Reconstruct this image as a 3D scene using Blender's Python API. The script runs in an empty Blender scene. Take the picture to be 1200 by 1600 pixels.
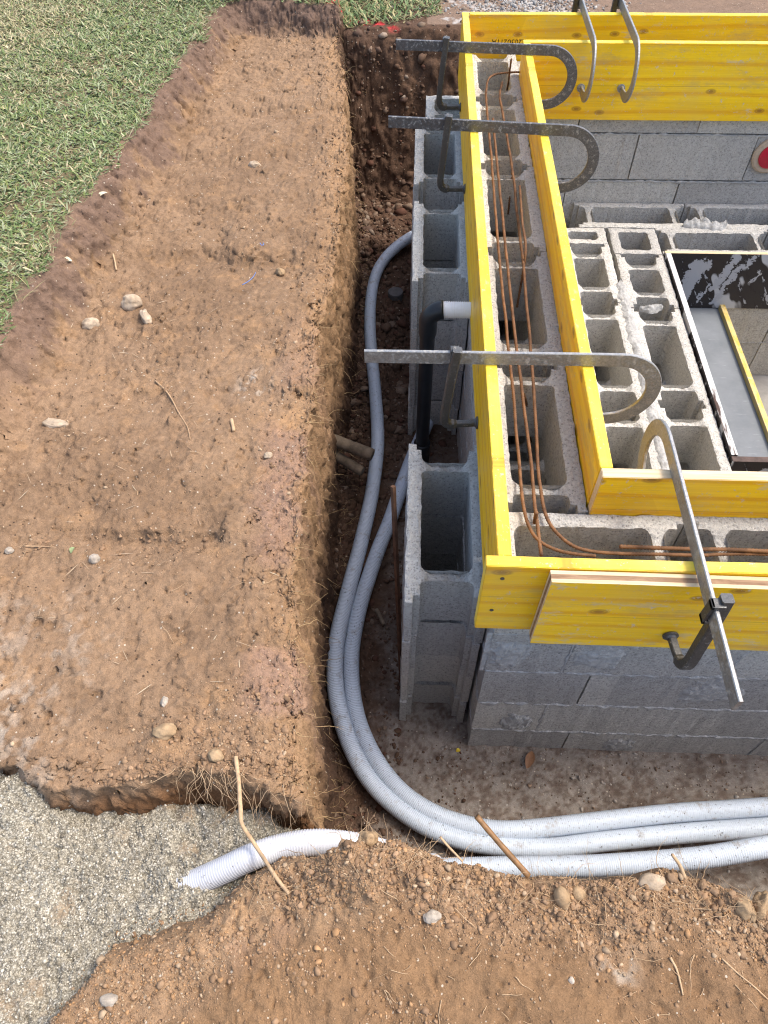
import bpy, bmesh, math, random
import numpy as np
from mathutils import Vector, Matrix, noise as mnoise
from mathutils.geometry import delaunay_2d_cdt

S = bpy.context.scene
C = S.collection
Z0 = 1.55                       # height of the lens above the world origin; shapes below are written in lens-relative metres

# ------------------------------------------------------------------ camera, sky, sun, exposure
PP = np.array([600., 800.])
_d1 = np.array([672., -737.]) - PP
_d2 = np.array([612., 1660.]) - PP
FPX = math.sqrt(-(_d1 @ _d2))
_ey = np.array([_d1[0], _d1[1], FPX]); _ey /= np.linalg.norm(_ey)
_ez = -np.array([_d2[0], _d2[1], FPX]); _ez -= _ey * (_ez @ _ey); _ez /= np.linalg.norm(_ez)
_ex = np.cross(_ey, _ez)
RC = np.array([_ex, _ey, _ez])
def at(px, py, z):
    """point of the place at height z (lens-relative) seen at that spot of the survey photo"""
    r = RC @ np.array([px - PP[0], py - PP[1], FPX])
    k = z / r[2]
    return (float(r[0] * k), float(r[1] * k), float(z))

cam = bpy.data.cameras.new('camera')
cam.sensor_fit = 'VERTICAL'; cam.sensor_height = 24.0
cam.lens = FPX / 1600.0 * 24.0
cam.clip_start = 0.02; cam.clip_end = 500
co = bpy.data.objects.new('camera', cam); C.objects.link(co)
M = Matrix((( RC[0][0], -RC[0][1], -RC[0][2], 0),
            ( RC[1][0], -RC[1][1], -RC[1][2], 0),
            ( RC[2][0], -RC[2][1], -RC[2][2], Z0),
            (0, 0, 0, 1)))
co.matrix_world = M
S.camera = co

SUN_EL, SUN_AZ = 60.0, 80.0       # azimuth clockwise from +Y
w = bpy.data.worlds.new("World"); S.world = w; w.use_nodes = True
nt = w.node_tree; nt.nodes.clear()
sky = nt.nodes.new('ShaderNodeTexSky'); sky.sky_type = 'NISHITA'; sky.sun_disc = False
sky.sun_elevation = math.radians(SUN_EL); sky.sun_rotation = math.radians(SUN_AZ)
sky.dust_density = 3.5; sky.air_density = 1.0; sky.ozone_density = 0.3
bg = nt.nodes.new('ShaderNodeBackground'); bg.inputs['Strength'].default_value = 0.15
wo = nt.nodes.new('ShaderNodeOutputWorld')
nt.links.new(sky.outputs[0], bg.inputs[0]); nt.links.new(bg.outputs[0], wo.inputs[0])
sl = bpy.data.lights.new('sun', 'SUN'); sl.energy = 1.25; sl.angle = math.radians(13); sl.color = (1.0, 0.94, 0.86)
so = bpy.data.objects.new('sun', sl); C.objects.link(so)
_e, _a = math.radians(SUN_EL), math.radians(SUN_AZ)
so.rotation_euler = Vector((math.sin(_a) * math.cos(_e), math.cos(_a) * math.cos(_e), math.sin(_e))).to_track_quat('Z', 'Y').to_euler()
so.location = (3, 3, 6)
S.view_settings.view_transform = 'Standard'; S.view_settings.look = 'None'
S.view_settings.gamma = 1.0; S.view_settings.exposure = 1.34
S.view_settings.use_curve_mapping = False
S.render.engine = 'CYCLES'
S.cycles.max_bounces = 8; S.cycles.diffuse_bounces = 5
S.cycles.use_adaptive_sampling = False; S.cycles.use_denoising = True; S.cycles.denoising_prefilter = 'NONE'; S.cycles.filter_width = 1.15

# ------------------------------------------------------------------ small numpy noise kit
def _hash(ix, iy, seed):
    h = (ix.astype(np.int64) * 374761393 + iy.astype(np.int64) * 668265263 + seed * 974634777) & 0x7fffffff
    h = ((h ^ (h >> 13)) * 1274126177) & 0x7fffffff
    h = h ^ (h >> 16)
    return (h & 0xffff) / 32767.5 - 1.0
def vn(x, y, f, seed=0):
    x = x * f; y = y * f
    ix = np.floor(x); iy = np.floor(y); fx = x - ix; fy = y - iy
    fx = fx * fx * fx * (fx * (fx * 6 - 15) + 10); fy = fy * fy * fy * (fy * (fy * 6 - 15) + 10)
    a = _hash(ix, iy, seed); b = _hash(ix + 1, iy, seed); c = _hash(ix, iy + 1, seed); d = _hash(ix + 1, iy + 1, seed)
    return (a + (b - a) * fx) * (1 - fy) + (c + (d - c) * fx) * fy
def fbm(x, y, f, seed=0, octv=4, gain=0.5):
    s = 0; a = 1.0; t = 0
    for k in range(octv):
        ang = 0.6 * k
        xr = x * math.cos(ang) - y * math.sin(ang); yr = x * math.sin(ang) + y * math.cos(ang)
        s = s + a * vn(xr, yr, f, seed + 17 * k); t += a; a *= gain; f *= 2.03
    return s / t
def vn3(x, y, z, f, seed=0):
    z = z * f; iz = np.floor(z); fz = z - iz; fz = fz * fz * (3 - 2 * fz)
    def lay(k):
        xx = x * f; yy = y * f; ix = np.floor(xx); iy = np.floor(yy); fx = xx - ix; fy = yy - iy
        fx = fx * fx * (3 - 2 * fx); fy = fy * fy * (3 - 2 * fy); q = k.astype(np.int64) * 7919
        a = _hash(ix + q, iy - q * 3, seed); b = _hash(ix + 1 + q, iy - q * 3, seed); c = _hash(ix + q, iy + 1 - q * 3, seed); d = _hash(ix + 1 + q, iy + 1 - q * 3, seed)
        return (a + (b - a) * fx) * (1 - fy) + (c + (d - c) * fx) * fy
    l0 = lay(iz); return l0 + (lay(iz + 1) - l0) * fz
def fbm3(x, y, z, f, seed=0, octv=4, gain=.55):
    s = 0; a = 1.0; t = 0
    for k in range(octv): s = s + a * vn3(x + .13 * k, y - .21 * k, z + .07 * k, f, seed + 13 * k); t += a; a *= gain; f *= 2.07
    return s / t
def sm(a, b, x):
    t = np.clip((x - a) / (b - a), 0, 1); return t * t * (3 - 2 * t)
def lerp(a, b, t): return a + (b - a) * t

# ------------------------------------------------------------------ linking helpers
def tag(o, label=None, cat=None, group=None, kind=None):
    if label: o['label'] = label
    if cat: o['category'] = cat
    if group: o['group'] = group
    if kind: o['kind'] = kind
    return o
def thing(name, label, cat, loc, group=None, rotz=0):
    o = bpy.data.objects.new(name, None); C.objects.link(o); o.empty_display_size = 0.05
    o.location = (loc[0], loc[1], loc[2] + Z0); o.rotation_euler = (0, 0, rotz)
    return tag(o, label, cat, group)
def mesh_np(name, V, F, mats, smooth=False, matidx=None, col=None):
    me = bpy.data.meshes.new(name)
    V = np.asarray(V, dtype=np.float32)
    if isinstance(F, np.ndarray):
        n, k = F.shape
        me.vertices.add(len(V)); me.vertices.foreach_set('co', V.ravel())
        me.loops.add(n * k); me.loops.foreach_set('vertex_index', F.astype(np.int32).ravel())
        me.polygons.add(n); me.polygons.foreach_set('loop_start', np.arange(0, n * k, k, dtype=np.int32))
        me.polygons.foreach_set('loop_total', np.full(n, k, dtype=np.int32))
        me.update(calc_edges=True)
    else:
        me.from_pydata(V.tolist(), [], F); me.update()
    for m in (mats if isinstance(mats, (list, tuple)) else [mats]): me.materials.append(m)
    if smooth: me.polygons.foreach_set('use_smooth', np.ones(len(me.polygons), dtype=bool))
    if matidx is not None: me.polygons.foreach_set('material_index', np.asarray(matidx, dtype=np.int32))
    if col is not None:
        at_ = me.color_attributes.new('Col', 'FLOAT_COLOR', 'POINT')
        c4 = np.ones((len(V), 4), dtype=np.float32); c4[:, :3] = col
        at_.data.foreach_set('color', c4.ravel())
    me.validate(clean_customdata=False)
    return me
def put(name, V, F, mats, parent=None, smooth=False, matidx=None, col=None, origin=None):
    """V in lens-relative place coordinates (or in the parent's own axes when parent is turned / origin given)"""
    V = np.asarray(V, dtype=np.float64)
    if parent is not None:
        o_ = np.array([parent.location[0], parent.location[1], parent.location[2] - Z0]) if origin is None else np.array(origin)
        me = mesh_np(name, V - o_, F, mats, smooth, matidx, col)
        o = bpy.data.objects.new(name, me); C.objects.link(o); o.parent = parent
    else:
        if origin is None: origin = (float(V[:, 0].mean()), float(V[:, 1].mean()), float(V[:, 2].min()))
        me = mesh_np(name, V - np.array(origin), F, mats, smooth, matidx, col)
        o = bpy.data.objects.new(name, me); C.objects.link(o)
        o.location = (origin[0], origin[1], origin[2] + Z0)
    return o

class MB:
    def __init__(s): s.v = []; s.f = []; s.m = []; s.mi = 0
    def add(s, V, F):
        b = len(s.v); s.v += [tuple(map(float, p)) for p in V]
        s.f += [tuple(int(i) + b for i in f) for f in F]; s.m += [s.mi] * len(F)
    def box(s, x0, x1, y0, y1, z0, z1, bev=0.0):
        if bev <= 0:
            V = [(x, y, z) for z in (z0, z1) for y in (y0, y1) for x in (x0, x1)]
            s.add(V, [(0, 2, 3, 1), (4, 5, 7, 6), (0, 1, 5, 4), (2, 6, 7, 3), (0, 4, 6, 2), (1, 3, 7, 5)]); return
        bm = bmesh.new(); r = bmesh.ops.create_cube(bm, size=1)
        for v in r['verts']: v.co = Vector(((x0 + x1) / 2 + v.co.x * (x1 - x0), (y0 + y1) / 2 + v.co.y * (y1 - y0), (z0 + z1) / 2 + v.co.z * (z1 - z0)))
        bmesh.ops.bevel(bm, geom=bm.edges[:], offset=bev, segments=2, affect='EDGES', profile=0.6)
        s.bm(bm)
    def bm(s, bm):
        bm.verts.index_update()
        s.add([v.co for v in bm.verts], [[v.index for v in f.verts] for f in bm.faces]); bm.free()
    def tube(s, P, r, n=12, caps=True, rfun=None, flat=None):
        P = np.array(P, float); T = np.gradient(P, axis=0); T /= np.linalg.norm(T, axis=1)[:, None] + 1e-12
        up = np.array([0, 0, 1.]) if abs(T[0][2]) < .9 else np.array([1., 0, 0])
        Nn = np.cross(up, T[0]); Nn /= np.linalg.norm(Nn)
        ang = np.linspace(0, 2 * math.pi, n, endpoint=False); V = []
        for i in range(len(P)):
            Nn = Nn - T[i] * (Nn @ T[i]); Nn /= np.linalg.norm(Nn); B = np.cross(T[i], Nn)
            rr = r if rfun is None else rfun(i)
            for a in ang: V.append(P[i] + rr * (math.cos(a) * Nn + math.sin(a) * B))
        F = []
        for i in range(len(P) - 1):
            for k in range(n):
                a = i * n + k; b = i * n + (k + 1) % n
                F.append((a, b, b + n, a + n))
        if caps:
            F.append(tuple(range(n - 1, -1, -1))); F.append(tuple(range((len(P) - 1) * n, len(P) * n)))
        s.add(V, F)
    def build(s, name, mats, parent=None, smooth=False, origin=None):
        return put(name, s.v, s.f, mats, parent, smooth, s.m, None, origin)

def spline(P, step):
    """Catmull-Rom through P, resampled evenly"""
    P = np.array(P, float); Q = np.vstack([2 * P[0] - P[1], P, 2 * P[-1] - P[-2]]); out = []
    for i in range(1, len(Q) - 2):
        a, b, c, d = Q[i - 1:i + 3]
        for t in np.linspace(0, 1, 24, endpoint=False):
            out.append(.5 * (2 * b + (c - a) * t + (2 * a - 5 * b + 4 * c - d) * t * t + (3 * b - a - 3 * c + d) * t ** 3))
    out.append(Q[-2]); out = np.array(out)
    L = np.r_[0, np.cumsum(np.linalg.norm(np.diff(out, axis=0), axis=1))]
    n = max(2, int(L[-1] / step)); s = np.linspace(0, L[-1], n)
    return np.stack([np.interp(s, L, out[:, k]) for k in range(3)], 1)

# ------------------------------------------------------------------ materials
class NM:
    def __init__(s, name, rough=0.8, spec=0.3):
        s.m = bpy.data.materials.new(name); s.m.use_nodes = True; s.t = s.m.node_tree; s.t.nodes.clear()
        s.o = s.n('ShaderNodeOutputMaterial'); s.b = s.n('ShaderNodeBsdfPrincipled')
        s.b.inputs['Roughness'].default_value = rough; s.b.inputs['Specular IOR Level'].default_value = spec
        s.l(s.b.outputs[0], s.o.inputs[0]); s.hn = None
    def n(s, t, **k):
        x = s.t.nodes.new(t)
        for a, b in k.items(): setattr(x, a, b)
        return x
    def l(s, a, b): s.t.links.new(a, b)
    def coord(s, kind='Object', scale=(1, 1, 1), rot=(0, 0, 0)):
        c = s.n('ShaderNodeTexCoord'); mp = s.n('ShaderNodeMapping'); mp.inputs['Scale'].default_value = scale; mp.inputs['Rotation'].default_value = rot
        s.l(c.outputs[kind], mp.inputs[0]); return mp.outputs[0]
    def world(s, scale=(1, 1, 1)):
        g = s.n('ShaderNodeNewGeometry'); mp = s.n('ShaderNodeMapping'); mp.inputs['Scale'].default_value = scale
        s.l(g.outputs['Position'], mp.inputs[0]); return mp.outputs[0]
    def noise(s, co, scale, detail=4, rough=.55, dist=0):
        x = s.n('ShaderNodeTexNoise'); x.inputs['Scale'].default_value = scale; x.inputs['Detail'].default_value = detail
        x.inputs['Roughness'].default_value = rough; x.inputs['Distortion'].default_value = dist
        if co is not None: s.l(co, x.inputs['Vector'])
        return x.outputs['Fac']
    def voro(s, co, scale, feature='F1', out='Distance', rand=1.0):
        x = s.n('ShaderNodeTexVoronoi'); x.feature = feature; x.inputs['Scale'].default_value = scale; x.inputs['Randomness'].default_value = rand
        s.l(co, x.inputs['Vector']); return x.outputs[out]
    def ramp(s, fac, stops, interp='LINEAR'):
        x = s.n('ShaderNodeValToRGB'); x.color_ramp.interpolation = interp; e = x.color_ramp.elements
        while len(e) < len(stops): e.new(.5)
        for k, (p, c) in enumerate(stops):
            e[k].position = p; e[k].color = (c, c, c, 1) if not hasattr(c, '__len__') else (*c, 1)
        s.l(fac, x.inputs[0]); return x.outputs[0]
    def mix(s, fac, a, b, mode='MIX'):
        x = s.n('ShaderNodeMix', data_type='RGBA', blend_type=mode)
        for sock, v in ((x.inputs[0], fac), (x.inputs[6], a), (x.inputs[7], b)):
            if hasattr(v, 'is_linked'): s.l(v, sock)
            elif hasattr(v, '__len__'): sock.default_value = (*v, 1)
            else: sock.default_value = v
        return x.outputs[2]
    def math(s, op, a, b=0.0):
        x = s.n('ShaderNodeMath', operation=op)
        for sock, v in ((x.inputs[0], a), (x.inputs[1], b)):
            if hasattr(v, 'is_linked'): s.l(v, sock)
            else: sock.default_value = v
        return x.outputs[0]
    def bump(s, h, strength=.5, dist=.003):
        x = s.n('ShaderNodeBump'); x.inputs['Strength'].default_value = strength; x.inputs['Distance'].default_value = dist
        s.l(h, x.inputs['Height'])
        if s.hn is not None: s.l(s.hn, x.inputs['Normal'])
        s.hn = x.outputs[0]; s.l(s.hn, s.b.inputs['Normal'])
    def col(s, c):
        if hasattr(c, 'is_linked'): s.l(c, s.b.inputs['Base Color'])
        else: s.b.inputs['Base Color'].default_value = (*c, 1)
    def rough(s, c): s.l(c, s.b.inputs['Roughness'])
    def attr(s, name='Col'):
        x = s.n('ShaderNodeAttribute'); x.attribute_name = name; return x.outputs['Color']
    def rnd(s): return s.n('ShaderNodeObjectInfo').outputs['Random']

def m_soil():
    k = NM('soil', .95, .15); co = k.world()
    c = k.attr()
    n1 = k.noise(co, 9, 6, .62); n2 = k.noise(co, 70, 5, .65); n3 = k.noise(co, 420, 3, .6)
    c = k.mix(1.0, c, k.ramp(n1, [(.28, (.84, .83, .82)), (.5, (1, 1, 1)), (.72, (1.12, 1.10, 1.06))]), 'MULTIPLY')
    c = k.mix(1.0, c, k.ramp(n2, [(.28, .80), (.5, 1.0), (.72, 1.17)]), 'MULTIPLY')
    c = k.mix(1.0, c, k.ramp(n3, [(.32, .80), (.52, 1.0), (.72, 1.18)]), 'MULTIPLY')
    # tiny pale grit and dark crumbs that belong to the soil
    v = k.voro(co, 95, 'F1', 'Distance'); vc = k.voro(co, 95, 'F1', 'Color')
    sep = k.n('ShaderNodeSeparateColor'); k.l(vc, sep.inputs[0])
    g = k.math('MULTIPLY', k.math('LESS_THAN', v, .22), k.math('GREATER_THAN', sep.outputs[0], .93))
    c = k.mix(g, c, (.42, .36, .28))
    g2 = k.math('MULTIPLY', k.math('LESS_THAN', v, .25), k.math('LESS_THAN', sep.outputs[1], .06))
    c = k.mix(g2, c, (.07, .045, .03))
    k.col(c)
    k.bump(n2, .7, .008); k.bump(n3, .45, .0025); k.bump(k.noise(co, 190, 4, .7), .5, .004)
    return k.m
def m_clod(name, c0, c1):
    k = NM(name, .95, .15); co = k.world(); n = k.noise(co, 60, 4, .6)
    c = k.ramp(k.noise(co, 23, 3, .7), [(.3, c0), (.7, c1)])
    c = k.mix(1, c, k.ramp(n, [(.3, .75), (.7, 1.2)]), 'MULTIPLY'); k.col(c)
    k.bump(k.noise(co, 350, 4, .7), .5, .003); return k.m
def m_gravel():
    k = NM('gravel', .95, .2); co = k.world()
    v = k.voro(co, 290, 'F1', 'Color'); d = k.voro(co, 290)
    sep = k.n('ShaderNodeSeparateColor'); k.l(v, sep.inputs[0])
    c = k.ramp(sep.outputs[0], [(0, (.165, .148, .112)), (.45, (.29, .263, .205)), (.8, (.38, .348, .277)), (1, (.52, .485, .405))])
    c = k.mix(1, c, k.ramp(d, [(.2, 1.1), (.8, .55)]), 'MULTIPLY')
    c = k.mix(1, c, k.ramp(k.noise(co, 14, 4), [(.3, .8), (.7, 1.15)]), 'MULTIPLY')
    c = k.mix(k.math('MULTIPLY', k.attr(), 1.0), c, (.30, .22, .14))
    k.col(c); k.bump(d, -.8, .004); k.bump(k.noise(co, 90, 5, .7), .6, .008); return k.m
def m_block(name='concrete_block', base=(.475, .462, .43)):
    k = NM(name, .95, .15); co = k.coord('Object'); wco = k.world()
    r = k.rnd()
    b = np.array(base)
    c = k.mix(k.noise(wco, 5, 4, .6), tuple(b * .84), tuple(b * 1.18))
    c = k.mix(1, c, k.ramp(r, [(0, (.82, .82, .83)), (1, (1.14, 1.13, 1.10))]), 'MULTIPLY')
    n = k.noise(wco, 110, 6, .88)
    c = k.mix(1, c, k.ramp(n, [(.38, .60), (.455, .91), (.54, 1.03), (.63, 1.22)]), 'MULTIPLY')
    # tan dust and old spots
    c = k.mix(k.ramp(k.noise(wco, 17, 5, .7), [(.66, 0), (.80, .35)]), c, (.40, .34, .26))
    pv = k.voro(wco, 150); pc_ = k.voro(wco, 150, 'F1', 'Color'); ps = k.n('ShaderNodeSeparateColor'); k.l(pc_, ps.inputs[0])
    c = k.mix(k.math('MULTIPLY', k.math('MULTIPLY', k.math('LESS_THAN', pv, .34), k.math('GREATER_THAN', ps.outputs[0], .62)), .5), c, (.14, .135, .13))
    k.bump(pv, .4, .003)
    k.col(c)
    k.bump(n, .9, .005); k.bump(k.noise(wco, 600, 2, .5), .5, .002); return k.m
def m_mortar():
    k = NM('mortar', .95, .15); co = k.world()
    c = k.ramp(k.noise(co, 45, 5, .7), [(.3, (.28, .28, .27)), (.7, (.46, .455, .435))]); k.col(c)
    k.bump(k.noise(co, 130, 5, .7), .8, .006); return k.m
def m_yellow(name, y0=(.88, .575, .008), worn=.0, seed=0.0):
    k = NM(name, .42, .4); co = k.coord('Object')
    mp = k.n('ShaderNodeMapping'); mp.inputs['Location'].default_value = (seed, seed * .7, seed * 1.3); mp.inputs['Scale'].default_value = (1.0, 7, 7)
    k.l(co, mp.inputs[0]); g = mp.outputs[0]
    w1 = k.n('ShaderNodeTexWave', wave_type='BANDS', bands_direction='Z', wave_profile='SIN')
    w1.inputs['Scale'].default_value = .75; w1.inputs['Distortion'].default_value = 9.0; w1.inputs['Detail'].default_value = 2.5; w1.inputs['Detail Scale'].default_value = .55
    k.l(g, w1.inputs['Vector'])
    fine = k.n('ShaderNodeMapping'); fine.inputs['Scale'].default_value = (6, 260, 260); k.l(co, fine.inputs[0])
    f = k.noise(fine.outputs[0], 1.0, 4, .6)
    y = np.array(y0)
    c = k.ramp(w1.outputs['Fac'], [(0, tuple(y * (.98, .95, .9))), (.45, tuple(y)), (.80, tuple(y * (.98, .93, .8))), (.96, tuple(y * (.88, .74, .5)))])
    c = k.mix(1, c, k.ramp(f, [(.3, (.90, .86, .7)), (.6, (1, 1, 1))]), 'MULTIPLY')
    # the face is glued from wide strips
    rt = k.n('ShaderNodeMapping'); rt.inputs['Rotation'].default_value = (math.radians(90), 0, 0); k.l(co, rt.inputs[0]); fc = rt.outputs[0]
    bm_ = k.n('ShaderNodeMapping'); bm_.inputs['Scale'].default_value = (1.1, 9, 9); bm_.inputs['Location'].default_value = (seed * 2.1, .35, .35); k.l(fc, bm_.inputs[0])
    vv = k.voro(bm_.outputs[0], 1.0, 'F1', 'Color', .25); sp = k.n('ShaderNodeSeparateColor'); k.l(vv, sp.inputs[0])
    c = k.mix(1, c, k.ramp(sp.outputs[0], [(0, (.94, .90, .85)), (1, (1.05, 1.05, 1.1))]), 'MULTIPLY')
    # knots
    kn = k.n('ShaderNodeMapping'); kn.inputs['Scale'].default_value = (5.2, 10.5, 10.5); kn.inputs['Location'].default_value = (seed * 1.7 + .3, .2, seed); k.l(fc, kn.inputs[0])
    vk = k.n('ShaderNodeTexVoronoi'); vk.voronoi_dimensions = '2D'; vk.inputs['Scale'].default_value = 1.0; k.l(kn.outputs[0], vk.inputs['Vector']); kd = vk.outputs['Distance']; kc = vk.outputs['Color']; s2 = k.n('ShaderNodeSeparateColor'); k.l(kc, s2.inputs[0])
    knob = k.math('MULTIPLY', k.ramp(kd, [(.04, 1), (.065, .55), (.08, .8), (.125, 0)]), k.math('GREATER_THAN', s2.outputs[1], .66))
    c = k.mix(k.math('MULTIPLY', knob, .85), c, (.26, .115, .012))
    sx = k.n('ShaderNodeSeparateXYZ'); k.l(co, sx.inputs[0]); gl = k.math('LESS_THAN', k.math('ABSOLUTE', k.math('SUBTRACT', sx.outputs[2], .118 + .02 * math.sin(seed * 5))), .0011)
    c = k.mix(k.math('MULTIPLY', gl, .55), c, (.42, .24, .01))
    # scuffs down to bare wood and cement dust
    sc = k.n('ShaderNodeMapping'); sc.inputs['Scale'].default_value = (9, 30, 30); sc.inputs['Location'].default_value = (seed, 1, 2); k.l(co, sc.inputs[0])
    s_ = k.noise(sc.outputs[0], 1.0, 5, .72)
    c = k.mix(k.ramp(s_, [(.645 - worn, 0), (.70 - worn, .7)]), c, (.60, .46, .22))
    c = k.mix(k.ramp(k.noise(co, 6, 4, .6), [(.45, 0), (.75, .22 + worn * 2)]), c, (.50, .40, .16))
    c = k.mix(k.ramp(k.noise(co, 120, 3, .7), [(.665, 0), (.70, .8)]), c, (.42, .40, .36))
    mudn = k.noise(k.world((3, 3, 9)), 1.7, 6, .72)
    c = k.mix(k.ramp(mudn, [(.54, 0), (.66, .38)]), c, (.36, .27, .15))
    c = k.mix(k.ramp(k.noise(co, 55, 5, .75), [(.62, 0), (.66, .75)]), c, (.46, .43, .37))
    k.col(c); k.bump(f, .25, .001); k.bump(s_, .2, .001)
    k.rough(k.ramp(s_, [(.35, .38), (.75, .62)])); return k.m
def m_wood(name, c0, c1, sc=(5, 90, 90)):
    k = NM(name, .8, .25); co = k.coord('Object', sc); f = k.noise(co, 1, 5, .65, .6)
    k.col(k.ramp(f, [(.3, c0), (.7, c1)])); k.bump(f, .4, .002); return k.m
def m_steel(name, base, cem, cemamt):
    k = NM(name, .42, .5); co = k.coord('Object')
    n = k.noise(co, 85, 6, .78); n2 = k.noise(co, 190, 4, .7)
    c = k.ramp(n2, [(.3, tuple(np.array(base) * .78)), (.7, tuple(np.array(base) * 1.25))])
    cm = k.ramp(n, [(cemamt, 0), (cemamt + .07, .92)])
    c = k.mix(cm, c, cem)
    c = k.mix(k.ramp(k.noise(co, 22, 5, .7), [(.66, 0), (.74, .6)]), c, (.20, .10, .045))
    k.col(c); k.rough(k.ramp(n, [(.3, .33), (.7, .7)]))
    mt = k.ramp(n, [(cemamt - .05, .75), (cemamt + .05, .1)]); k.l(mt, k.b.inputs['Metallic'])
    k.bump(n, .35, .002); k.bump(n2, .3, .001); return k.m
def m_pipe(name, base, dirt):
    k = NM(name, .38, .45); co = k.world()
    n = k.noise(co, 28, 6, .72); n2 = k.noise(co, 130, 4, .75)
    c = k.mix(k.ramp(k.noise(co, 5, 3), [(.3, 0), (.7, 1)]), tuple(np.array(base) * .93), tuple(np.array(base) * 1.05))
    c = k.mix(k.ramp(n, [(.60 - dirt, 0), (.72 - dirt, .62)]), c, (.25, .20, .15))
    c = k.mix(k.ramp(n2, [(.640 - dirt * .5, 0), (.66 - dirt * .5, .9)]), c, (.06, .05, .045))
    k.col(c); k.rough(k.ramp(n, [(.4, .34), (.7, .75)])); return k.m
def m_plain(name, c, rough=.6, spec=.4, var=.2, scale=60, bump=.2):
    k = NM(name, rough, spec); co = k.coord('Object'); n = k.noise(co, scale, 5, .65)
    k.col(k.ramp(n, [(.3, tuple(np.array(c) * (1 - var))), (.7, tuple(np.array(c) * (1 + var)))]))
    if bump: k.bump(n, bump, .002)
    return k.m
def m_rust(name='rusty_rebar', c0=(.06, .032, .02), c1=(.25, .13, .06)):
    k = NM(name, .85, .25); co = k.world(); n = k.noise(co, 30, 6, .7)
    k.col(k.ramp(n, [(.3, c0), (.55, tuple((np.array(c0) + c1) * .55)), (.75, c1)])); k.bump(k.noise(co, 400, 3), .4, .001); return k.m
def m_vcol(name, rough=.7, spec=.25):
    k = NM(name, rough, spec); co = k.world()
    k.col(k.mix(1, k.attr(), k.ramp(k.noise(co, 160, 3), [(.3, .8), (.7, 1.15)]), 'MULTIPLY')); return k.m
def m_black_ply():
    k = NM('black_film_plywood', .5, .35); co = k.coord('Object', (1, 1, 1), (0, .55, 0))
    mp = k.n('ShaderNodeMapping'); mp.inputs['Scale'].default_value = (34, 20, 9); k.l(co, mp.inputs[0])
    n = k.noise(mp.outputs[0], 1, 6, .72)
    mp2 = k.n('ShaderNodeMapping'); mp2.inputs['Scale'].default_value = (8, 8, 3.2); k.l(co, mp2.inputs[0]); n2 = k.noise(mp2.outputs[0], 1, 3, .5)
    a = k.ramp(n, [(.60, 0), (.63, .9)]); b = k.ramp(n2, [(.56, 0), (.585, 1)])
    c0 = k.coord('Object'); sp = k.n('ShaderNodeSeparateXYZ'); k.l(c0, sp.inputs[0])
    wob = k.math('MULTIPLY', k.math('SUBTRACT', k.noise(c0, 26, 5, .7), .5), .11)
    c = k.mix(a, (.022, .018, .018), (.42, .43, .45)); c = k.mix(b, c, (.45, .46, .47))
    for x0_, sl_, w_, z0_, z1_ in ((-.617, .20, .036, .02, .25), (-.495, .22, .015, .10, .28), (-.46, .25, .013, .03, .22), (-.54, .3, .008, .02, .13), (-.365, .3, .007, .14, .21), (-.415, .2, .010, .20, .27)):
        dx_ = k.math('ABSOLUTE', k.math('ADD', k.math('SUBTRACT', sp.outputs[0], k.math('ADD', k.math('MULTIPLY', sp.outputs[2], sl_), x0_)), wob))
        mz = k.math('MULTIPLY', k.math('GREATER_THAN', k.math('ADD', sp.outputs[2], wob), z0_), k.math('LESS_THAN', k.math('ADD', sp.outputs[2], wob), z1_))
        c = k.mix(k.math('MULTIPLY', k.math('LESS_THAN', dx_, w_), mz), c, (.38, .39, .41))
    k.col(c); k.rough(k.ramp(n, [(.5, .4), (.65, .9)])); return k.m
def m_cement_floor():
    k = NM('smooth_cement', .55, .35); co = k.world(); n = k.noise(co, 7, 6, .65)
    mp = k.world((18, 120, 40)); n2 = k.noise(mp, 1, 4, .6)
    c = k.ramp(n, [(.3, (.125, .138, .148)), (.7, (.18, .193, .203))]); c = k.mix(k.ramp(n2, [(.62, 0), (.75, .35)]), c, (.36, .37, .38))
    k.col(c); k.bump(n2, .25, .001); return k.m

SOIL = m_soil(); GRAV = m_gravel(); BLOCK = m_block(); MORTAR = m_mortar()
YEL = [m_yellow('yellow_formwork_coating_%s' % 'abcdef'[i], worn=wn, seed=i * 1.37) for i, wn in enumerate((.02, .02, .04, .02, .02, .08))]
YTOP = m_yellow('yellow_board_edge', (.86, .66, .06), .02, 4.4)
RAWW = m_wood('raw_spruce_edge', (.50, .36, .20), (.68, .55, .36))
COREW = m_wood('dark_core_ply', (.16, .09, .05), (.34, .22, .13), (14, 60, 60))
RUST = m_rust()

# ------------------------------------------------------------------ terrain
XG = (np.array([1.5, 1.69, 1.97, 2.34, 2.79, 3.46, 4.18, 5.0]), np.array([-1.235, -1.216, -1.192, -1.152, -1.104, -1.072, -.967, -.90]))
XE = (np.array([-.2, .40, .47, .61, .93, 1.13, 1.5, 1.83, 2.1, 2.44, 2.8, 3.16, 3.58, 4.08, 4.4]),
      np.array([-.19, -.200, -.218, -.232, -.262, -.277, -.285, -.300, -.275, -.275, -.285, -.293, -.338, -.405, -.43]))
def xg(y): return np.interp(y, *XG)
def xe(y): return np.interp(y, *XE)
CREST = (np.array([-.8, -.576, -.532, -.348, -.287, -.208, -.073, .024, .096, .214, .334, .452, .525, .592, .638, .70, 1.2]),
         np.array([-.30, .032, .099, .166, .231, .278, .325, .318, .292, .275, .284, .289, .300, .288, .262, .24, .20]))
def yc(x): return np.interp(x, *CREST)
def ye(x): return np.interp(x, [-1.2, -.95, -.80, -.70, -.624, -.48, -.418, -.287, -.193, 0], [.56, .52, .47, .425, .42, .452, .46, .452, .425, .42])
GZ = -1.612
rnd = random.Random(5)
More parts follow.
